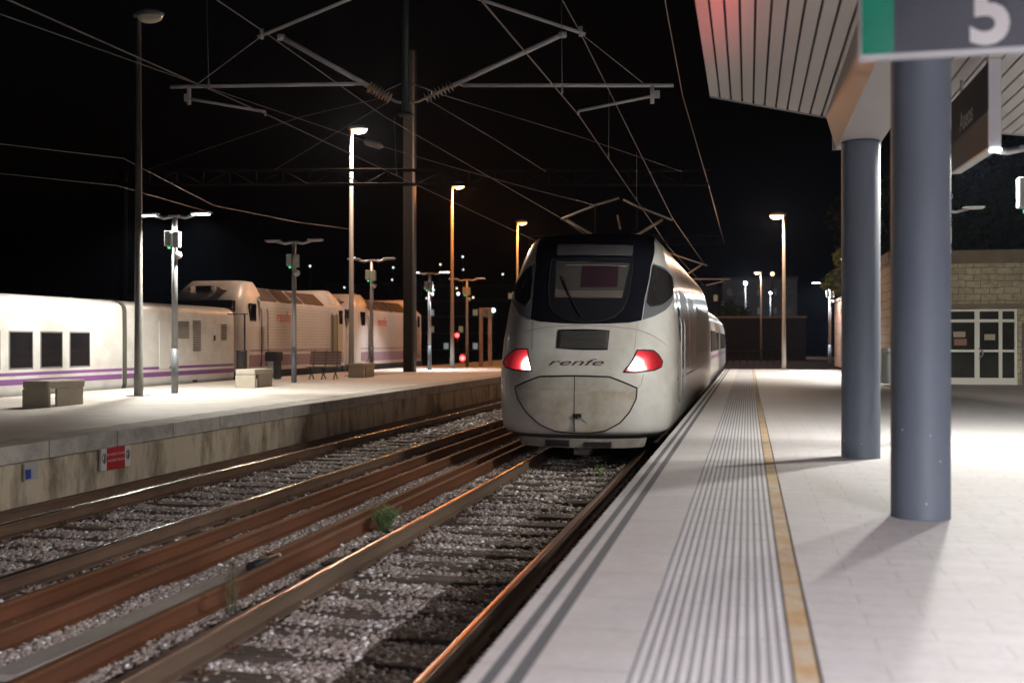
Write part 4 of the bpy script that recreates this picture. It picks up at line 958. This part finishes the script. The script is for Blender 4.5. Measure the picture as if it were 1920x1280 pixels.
SIGR = M('signal_red', (.5,.02,.02), .3, emit=((1,.06,.06), 5))
def signal(label, loc, h, pw_):
    t = thing('railway_signal', label, 'signal', loc, 0, 'red railway signals')
    mb = MB(); mb.tube([(0,0,0),(0,0,h)], .06, 8); mb.build('post', DARK, t)
    mb = MB(); mb.box(-.22,.22,-.08,.12,h-.25,h+.35,bev=.03); hd = mb.build('signal_head', BLACK, t)
    mb = MB(); mb.tube([(0,-.10,h),(0,-.085,h)], .2, 16); mb.build('lamp', SIGR, hd)
    l = bpy.data.lights.new('signal_light','SPOT'); l.energy = pw_; l.color = (1,.04,.03); l.spot_size = R(150); l.shadow_soft_size = .1
    o = bpy.data.objects.new('signal_light', l); COL.objects.link(o); o.location = V(*loc)+V(0,-.2,h); o.rotation_euler = (R(90),0,0)
signal('bright red low railway signal beyond the end of the left platform', (-19.2,71,-.4), 1.25, 150)
signal('small distant red railway signal above the bright low one', (-25.3,91.7,-.4), 2.95, 60)

# ------------------------------------------------------------------ station building, retaining wall, trees, city
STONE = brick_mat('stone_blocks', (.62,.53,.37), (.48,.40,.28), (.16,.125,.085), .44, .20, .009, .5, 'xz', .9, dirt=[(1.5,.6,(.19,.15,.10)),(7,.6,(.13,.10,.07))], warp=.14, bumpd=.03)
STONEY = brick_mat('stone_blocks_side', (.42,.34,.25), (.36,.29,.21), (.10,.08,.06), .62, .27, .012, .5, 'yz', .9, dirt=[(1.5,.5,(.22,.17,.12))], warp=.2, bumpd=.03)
sb = thing('stone_building', 'low stone block building with white framed glass doors', 'building', (4.32,34.6,HP))
DX0, DX1 = 1.5, 3.6
mb = MB(); mb.box(0,DX0,0,.4,0,4.0); mb.box(DX1,22,0,.4,0,4.0); mb.box(DX0,DX1,0,.4,2.32,4.0); mb.box(.0,22,.41,5,3.6,4.0); mb.build('wall', STONE, sb)
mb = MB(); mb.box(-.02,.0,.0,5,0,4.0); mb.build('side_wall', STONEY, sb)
mb = MB(); mb.box(-.12,22.1,-.10,5.1,3.72,4.06); mb.box(-.1,22,-.07,.0,3.66,3.72); mb.build('cornice', M('cornice_stone', (.22,.17,.12), .9, noise=(2,.7,(.12,.09,.06)), bump=(12,.4)), sb)
mb = MB(); mb.box(DX0-.1,DX1+.25,-.08,.0,2.30,2.44); mb.build('lintel', M('lintel_stone', (.25,.20,.15), .9, bump=(20,.3)), sb)
mb = MB(); mb.box(DX1+.1,DX1+1.6,-.5,-.02,0,1.85,bev=.02); mb.build('pale_block', M('pale_grey_block', (.42,.45,.44), .7), sb)
WF = M('white_frame', (.80,.78,.72), .4)
fr = thing('glass_door', 'white framed glass double door with notices, set into the stone building', 'door', (5.82,34.62,HP))
mb = MB()
for x0, x1 in ((0,.09),(.88,1.02),(1.56,1.66),(2.0,2.08)): mb.box(x0,x1,-.02,.05,.0,2.28)
mb.box(0.09,.88,-.02,.05,0,.20); mb.box(1.02,1.56,-.02,.05,0,.20); mb.box(1.66,2.0,-.02,.05,0,.20)
for z0, z1 in ((.98,1.05),(1.88,1.97),(2.21,2.28)):
    for x0, x1 in ((.09,.88),(1.02,1.56),(1.66,2.0)): mb.box(x0,x1,-.018,.048,z0,z1)
mb.build('frame', WF, fr)
for x0, x1 in ((.09,.88),(1.02,1.56),(1.66,2.0)):
    for z0, z1 in ((.20,.98),(1.05,1.88),(1.97,2.21)):
        mb = MB(); mb.box(x0,x1,.01,.02,z0,z1); mb.build('pane', M('door_glass', (.03,.032,.028), .08, noise=(1.2,.6,(.06,.058,.05)), spec=.5), fr)
for x0, x1, z0, z1, cc in ((.28,.62,1.43,1.60,(.45,.38,.30)),(.30,.66,1.18,1.38,(.33,.18,.14)),(1.16,1.46,1.34,1.52,(.48,.44,.33))):
    mb = MB(); mb.box(x0,x1,.0,.009,z0,z1); mb.build('notice', M('paper_%d' % int(x0*100), cc, .8), fr)
mb = MB(); mb.tube([(1.0,-.05,.78),(1.09,-.12,.90),(1.09,-.12,1.0),(1.0,-.05,1.10)], .025, 8); mb.build('handle', GALV, fr)
# retaining wall along the far right edge of the platform
rw = thing('retaining_wall', 'orange brown stone retaining wall running along the far right platform edge', 'wall', (4.85,40,HP-.1))
mb = MB(); mb.box(0,.6,0,24,0,3.6); mb.build('wall', brick_mat('wall_blocks', (.36,.20,.13), (.30,.165,.105), (.12,.075,.055), 1.2, .6, .012, .5, 'yz', .9, dirt=[(1.2,.6,(.20,.12,.08))], bumpd=.02), rw)
mb = MB(); mb.box(-.06,.66,-.05,24.05,3.6,3.78); mb.build('coping', M('coping_dark', (.20,.13,.10), .9), rw)
mb = MB(); mb.box(-.03,0,18.5,19.4,1.6,2.4); mb.build('notice_board', M('notice_pale', (.40,.33,.30), .6), rw)
lb = thing('litter_bin', 'pale litter bin at the corner of the stone building, between the columns', 'bin', (4.10,33.6,HP))
mb = MB(); mb.box(-.22,.22,-.2,.2,.05,.95,bev=.03); mb.build('barrel', M('bin_pale', (.40,.42,.42), .5), lb)
mb = MB(); mb.box(-.24,.24,-.22,.22,.96,1.1,bev=.03); mb.build('lid', M('bin_lid', (.55,.56,.55), .5), lb)

def leafy(mb, n, rx, ry, rz, cz, sz, clumps=14):
    cs = []
    for k in range(clumps):
        while True:
            p = V(random.uniform(-1,1),random.uniform(-1,1),random.uniform(-1,1))
            if .3 < p.length < 1: break
        cs.append((V(p.x*rx*.75,p.y*ry*.75,cz+p.z*rz*.75), random.uniform(.3,.5)))
    for k in range(n):
        c_, r_ = random.choice(cs); d = V(random.gauss(0,1),random.gauss(0,1),random.gauss(0,1)).normalized()*random.uniform(.55,1.05)
        q = c_+V(d.x*rx*r_,d.y*ry*r_,d.z*rz*r_)
        u = V(random.gauss(0,1),random.gauss(0,1),random.gauss(0,1)).normalized(); w_ = u.orthogonal().normalized(); s = sz*random.uniform(.6,1.4)
        mb.add([q-u*s, q+w_*s*.5, q+u*s, q-w_*s*.5], [(0,1,2,3)])
LEAF = M('leaf_green', (.07,.095,.025), .7, noise=(1.5,.8,(.11,.115,.035))); LEAFD = M('leaf_dark', (.016,.024,.011), .9, noise=(1.5,.7,(.025,.03,.015)), spec=.1)
BARK = M('bark', (.08,.06,.045), .9)
def tree(label, loc, H, rx, rz, n, m, sz=.16, group='trees beyond the right platform'):
    t = thing('tree', label, 'tree', loc, 0, group)
    cz = H-rz
    mb = MB(); mb.tube([(0,0,0),(.08,.05,cz*.5),(0,.1,cz),(.05,0,cz+rz*.5)], [.22,.17,.11,.03], 8)
    for k in range(6):
        a = k*1.05; mb.tube([(0,.05,cz*.75+.12*k),(math.cos(a)*rx*.4,math.sin(a)*rx*.4,cz+.1*k),(math.cos(a)*rx*.7,math.sin(a)*rx*.7,cz+rz*.3)], [.08,.05,.015], 6)
    mb.build('trunk', BARK, t)
    mb = MB(); leafy(mb, n, rx, rx, rz, cz, sz); mb.build('crown', m, t, fixn=False); return t
tree('dense clipped tree with yellowish green crown above the orange brown wall', (5.4,56,.3), 6.6, 1.7, 1.45, 5200, LEAF, .13)
tree('dark tall tree standing behind the stone building, nearest the right edge', (9.0,44,.3), 9.5, 3.2, 3.3, 3200, LEAFD, .22)
tree('dark broad tree far behind the retaining wall, rising over the green clipped tree', (8.5,66,.3), 12.5, 4.5, 4.5, 3600, LEAFD, .28)
tree('small street tree lit by a white lamp in front of the far apartment blocks', (-1.6,112,.3), 6.0, 1.9, 1.7, 1500, LEAF, .2)

WL = M('lit_window_warm', (.5,.4,.25), .4, emit=((1,.72,.42), .16)); WL2 = M('lit_window_cool', (.5,.5,.5), .4, emit=((.85,.95,1), .2)); WD = M('unlit_window', (.02,.02,.022), .3)
def block(label, loc, W, D, H, floors, cols, col, lit=.12, name='apartment_block', cat='building', group='distant lit buildings'):
    t = thing(name, label, cat, loc, 0, group)
    mb = MB(); mb.box(-W/2,W/2,0,D,0,H); mb.build('wall', M('facade_%d' % int(abs(col[0])*1000), col, .9, noise=(.4,.4,tuple(c_*.7 for c_ in col))), t)
    mb = MB(); mb.box(-W/2-.2,W/2+.2,-.2,D+.2,H,H+.35); mb.build('roof', M('roof_edge', (.12,.10,.09), .9), t)
    for i in range(floors):
        mb2 = MB(); z = H*(i+.18)/floors
        mb2.box(-W/2+.3,W/2-.3,-.7,-.01,z-.28,z-.12); mb2.build('balcony', M('balcony_pale', (.20,.19,.18), .9), t)
        for j in range(cols):
            x = -W/2+W*(j+.5)/cols; u = random.random()
            mb = MB(); mb.box(x-W/cols*.16,x+W/cols*.16,-.03,.05,z,z+H/floors*.36)
            mb.build('window', WL if u < lit*.6 else WL2 if u < lit else WD, t)
    return t
block('distant pale apartment block above the small far street lamp', (1.5,150,0), 10, 9, 10.5, 4, 5, (.23,.215,.20), .3)
block('distant grey apartment block left of the small far street lamp', (-6.5,160,0), 9, 9, 10.0, 4, 5, (.16,.15,.145), .2)
block('distant low white house under the far apartment blocks', (-2.5,128,0), 7, 7, 4.6, 2, 4, (.20,.19,.18), .35, 'house', 'house')
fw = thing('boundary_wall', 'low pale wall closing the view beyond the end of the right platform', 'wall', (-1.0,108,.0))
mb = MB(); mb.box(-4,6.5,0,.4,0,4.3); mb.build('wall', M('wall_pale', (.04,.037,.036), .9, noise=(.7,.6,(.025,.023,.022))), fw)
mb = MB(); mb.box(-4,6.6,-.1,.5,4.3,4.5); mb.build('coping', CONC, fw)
mb = MB()
for k in range(12): mb.tube([(-2.6+k*.5,-6,.25),(-2.6+k*.5,-6,1.3)], .03, 5)
mb.tube([(-2.6,-6,1.3),(2.9,-6,1.3)], .04, 6); mb.tube([(-2.6,-6,.8),(2.9,-6,.8)], .03, 6)
fe = mb.build('railing', M('railing_dark', (.07,.06,.06), .6)); fe.location = (0,90,0); tag(fe, 'dark metal railing on the reddish ground beyond the right platform', 'railing')
# hillside with houses at the left
mb = MB(); vs = []; nxh, nyh = 60, 8
for j in range(nyh+1):
    for i in range(nxh+1):
        x = -330+i*11; k = j/nyh
        vs.append((x, 240+j*22, -1+k**.8*(17+7*math.sin(i*.37)+4*math.sin(i*.9+1)) if True else 0))
mb.add(vs, [(j*(nxh+1)+i, j*(nxh+1)+i+1, (j+1)*(nxh+1)+i+1, (j+1)*(nxh+1)+i) for j in range(nyh) for i in range(nxh)], 0, True)
struct(mb.build('hillside', M('hill_dark', (.014,.014,.015), .95), fixn=False))
hl = [('white lit terrace house far behind the sign frame', (-56,195,0), 20, 9.5, 3, 7, .5),('dim terrace house far left of the sign frame', (-80,205,0), 22, 10, 3, 8, .28),
      ('dim long house far behind the left locomotives', (-112,215,0), 26, 13, 3, 8, .15),('upper dim house on the dark hill near the power car edge', (-66,262,8), 24, 8, 2, 8, .25),
      ('upper dim house on the dark hill above the second locomotive', (-98,268,8), 24, 9, 2, 8, .15)]
for lb_, loc, W, H, fl, cl, lit in hl: block(lb_, loc, W, 8, H, fl, cl, (.06,.055,.052), lit, 'house', 'house')
def bulb(label, loc, r_, col, st):
    t = thing('distant_lamp', label, 'lamp', loc, 0, 'distant small lamps')
    h = loc[2]
    mb = MB(); mb.tube([(0,0,-h),(0,0,0)], .08, 6); mb.build('pole', DARK, t)
    mb = MB(); mb.lathe([(.001,-r_)]+[(r_*math.cos(a), r_*math.sin(a)) for a in [R(-70+20*k) for k in range(8)]]+[(.001,r_)], 10); mb.build('globe', M('globe_%d' % int(loc[1]*10+loc[2]*7), col, .4, emit=(col, st)), t); return t
b0 = bulb('tiny town light in the scatter on the dark hillside left of the train', (-60,200,12), .22, (.8,.92,1), 1.6); b0['group'] = 'scattered town lights left of the train'
b1 = bulb('tiny town light in the scatter on the dark hillside left of the train', (-52,200,10.5), .22, (1,.78,.5), 1.6); b1['group'] = b0['group']
for k in range(16):
    c_ = copy_tree((b0, b0, b1)[k % 3]); c_.location = (random.uniform(-92,-44), random.uniform(198,236), random.uniform(7.5,19))
bulb('bright white distant lamp just left of the power car, lower of two', (-36.0,150,6.5), .32, (.85,.95,1), 4)
bulb('faint white distant lamp left of the power car, upper one', (-36.0,165,9.6), .35, (1,.9,.75), 2)
bulb('faint white distant lamp right of the sign frame', (-44.0,160,9.4), .28, (.9,.95,1), 2)
bulb('distant lamp glowing low over the roof of the white coach at far left', (-92.5,120,7.6), .34, (1,.85,.65), 4)
bulb('distant lamp showing just left of the nearest tall street lamp', (-86.0,123,7.4), .3, (1,.85,.65), 2.2)
bulb('bright white distant lamp in front of the far apartment blocks', (-.3,118,8.3), .22, (.9,.97,1), 4)
for p_, e_ in (((-.3,117.4,8.0),1600),((2.4,121.4,7.1),1100)):
    l = bpy.data.lights.new('distant_light', 'POINT'); l.energy = e_; l.color = (.9,.97,1); l.shadow_soft_size = .3
    o = bpy.data.objects.new('distant_light', l); COL.objects.link(o); o.location = p_
bulb('cool white distant lamp right of the far apartment blocks', (2.4,122,7.4), .15, (.85,.95,1), 3)
bulb('warm distant lamp high on the pale apartment block front', (3.0,140,10.6), .26, (1,.75,.4), 3)

# volume added to imitate lens bloom round the lamps
mb = MB(); mb.box(-140,60,-20,260,-1.5,26)
hz = mb.build('halo', bpy.data.materials.new('bloom_air')); hz['kind'] = 'stuff'; hz['label'] = 'added haze glowing softly round the lit lamps'
hm = hz.data.materials[0]; hm.use_nodes = True; nt = hm.node_tree; nt.nodes.clear()
ov = nt.nodes.new('ShaderNodeOutputMaterial'); pv = nt.nodes.new('ShaderNodeVolumePrincipled'); pv.inputs['Color'].default_value = (.55,.68,1,1)
pv.inputs['Density'].default_value = .00018; pv.inputs['Anisotropy'].default_value = .6
nt.links.new(pv.outputs[0], ov.inputs['Volume'])
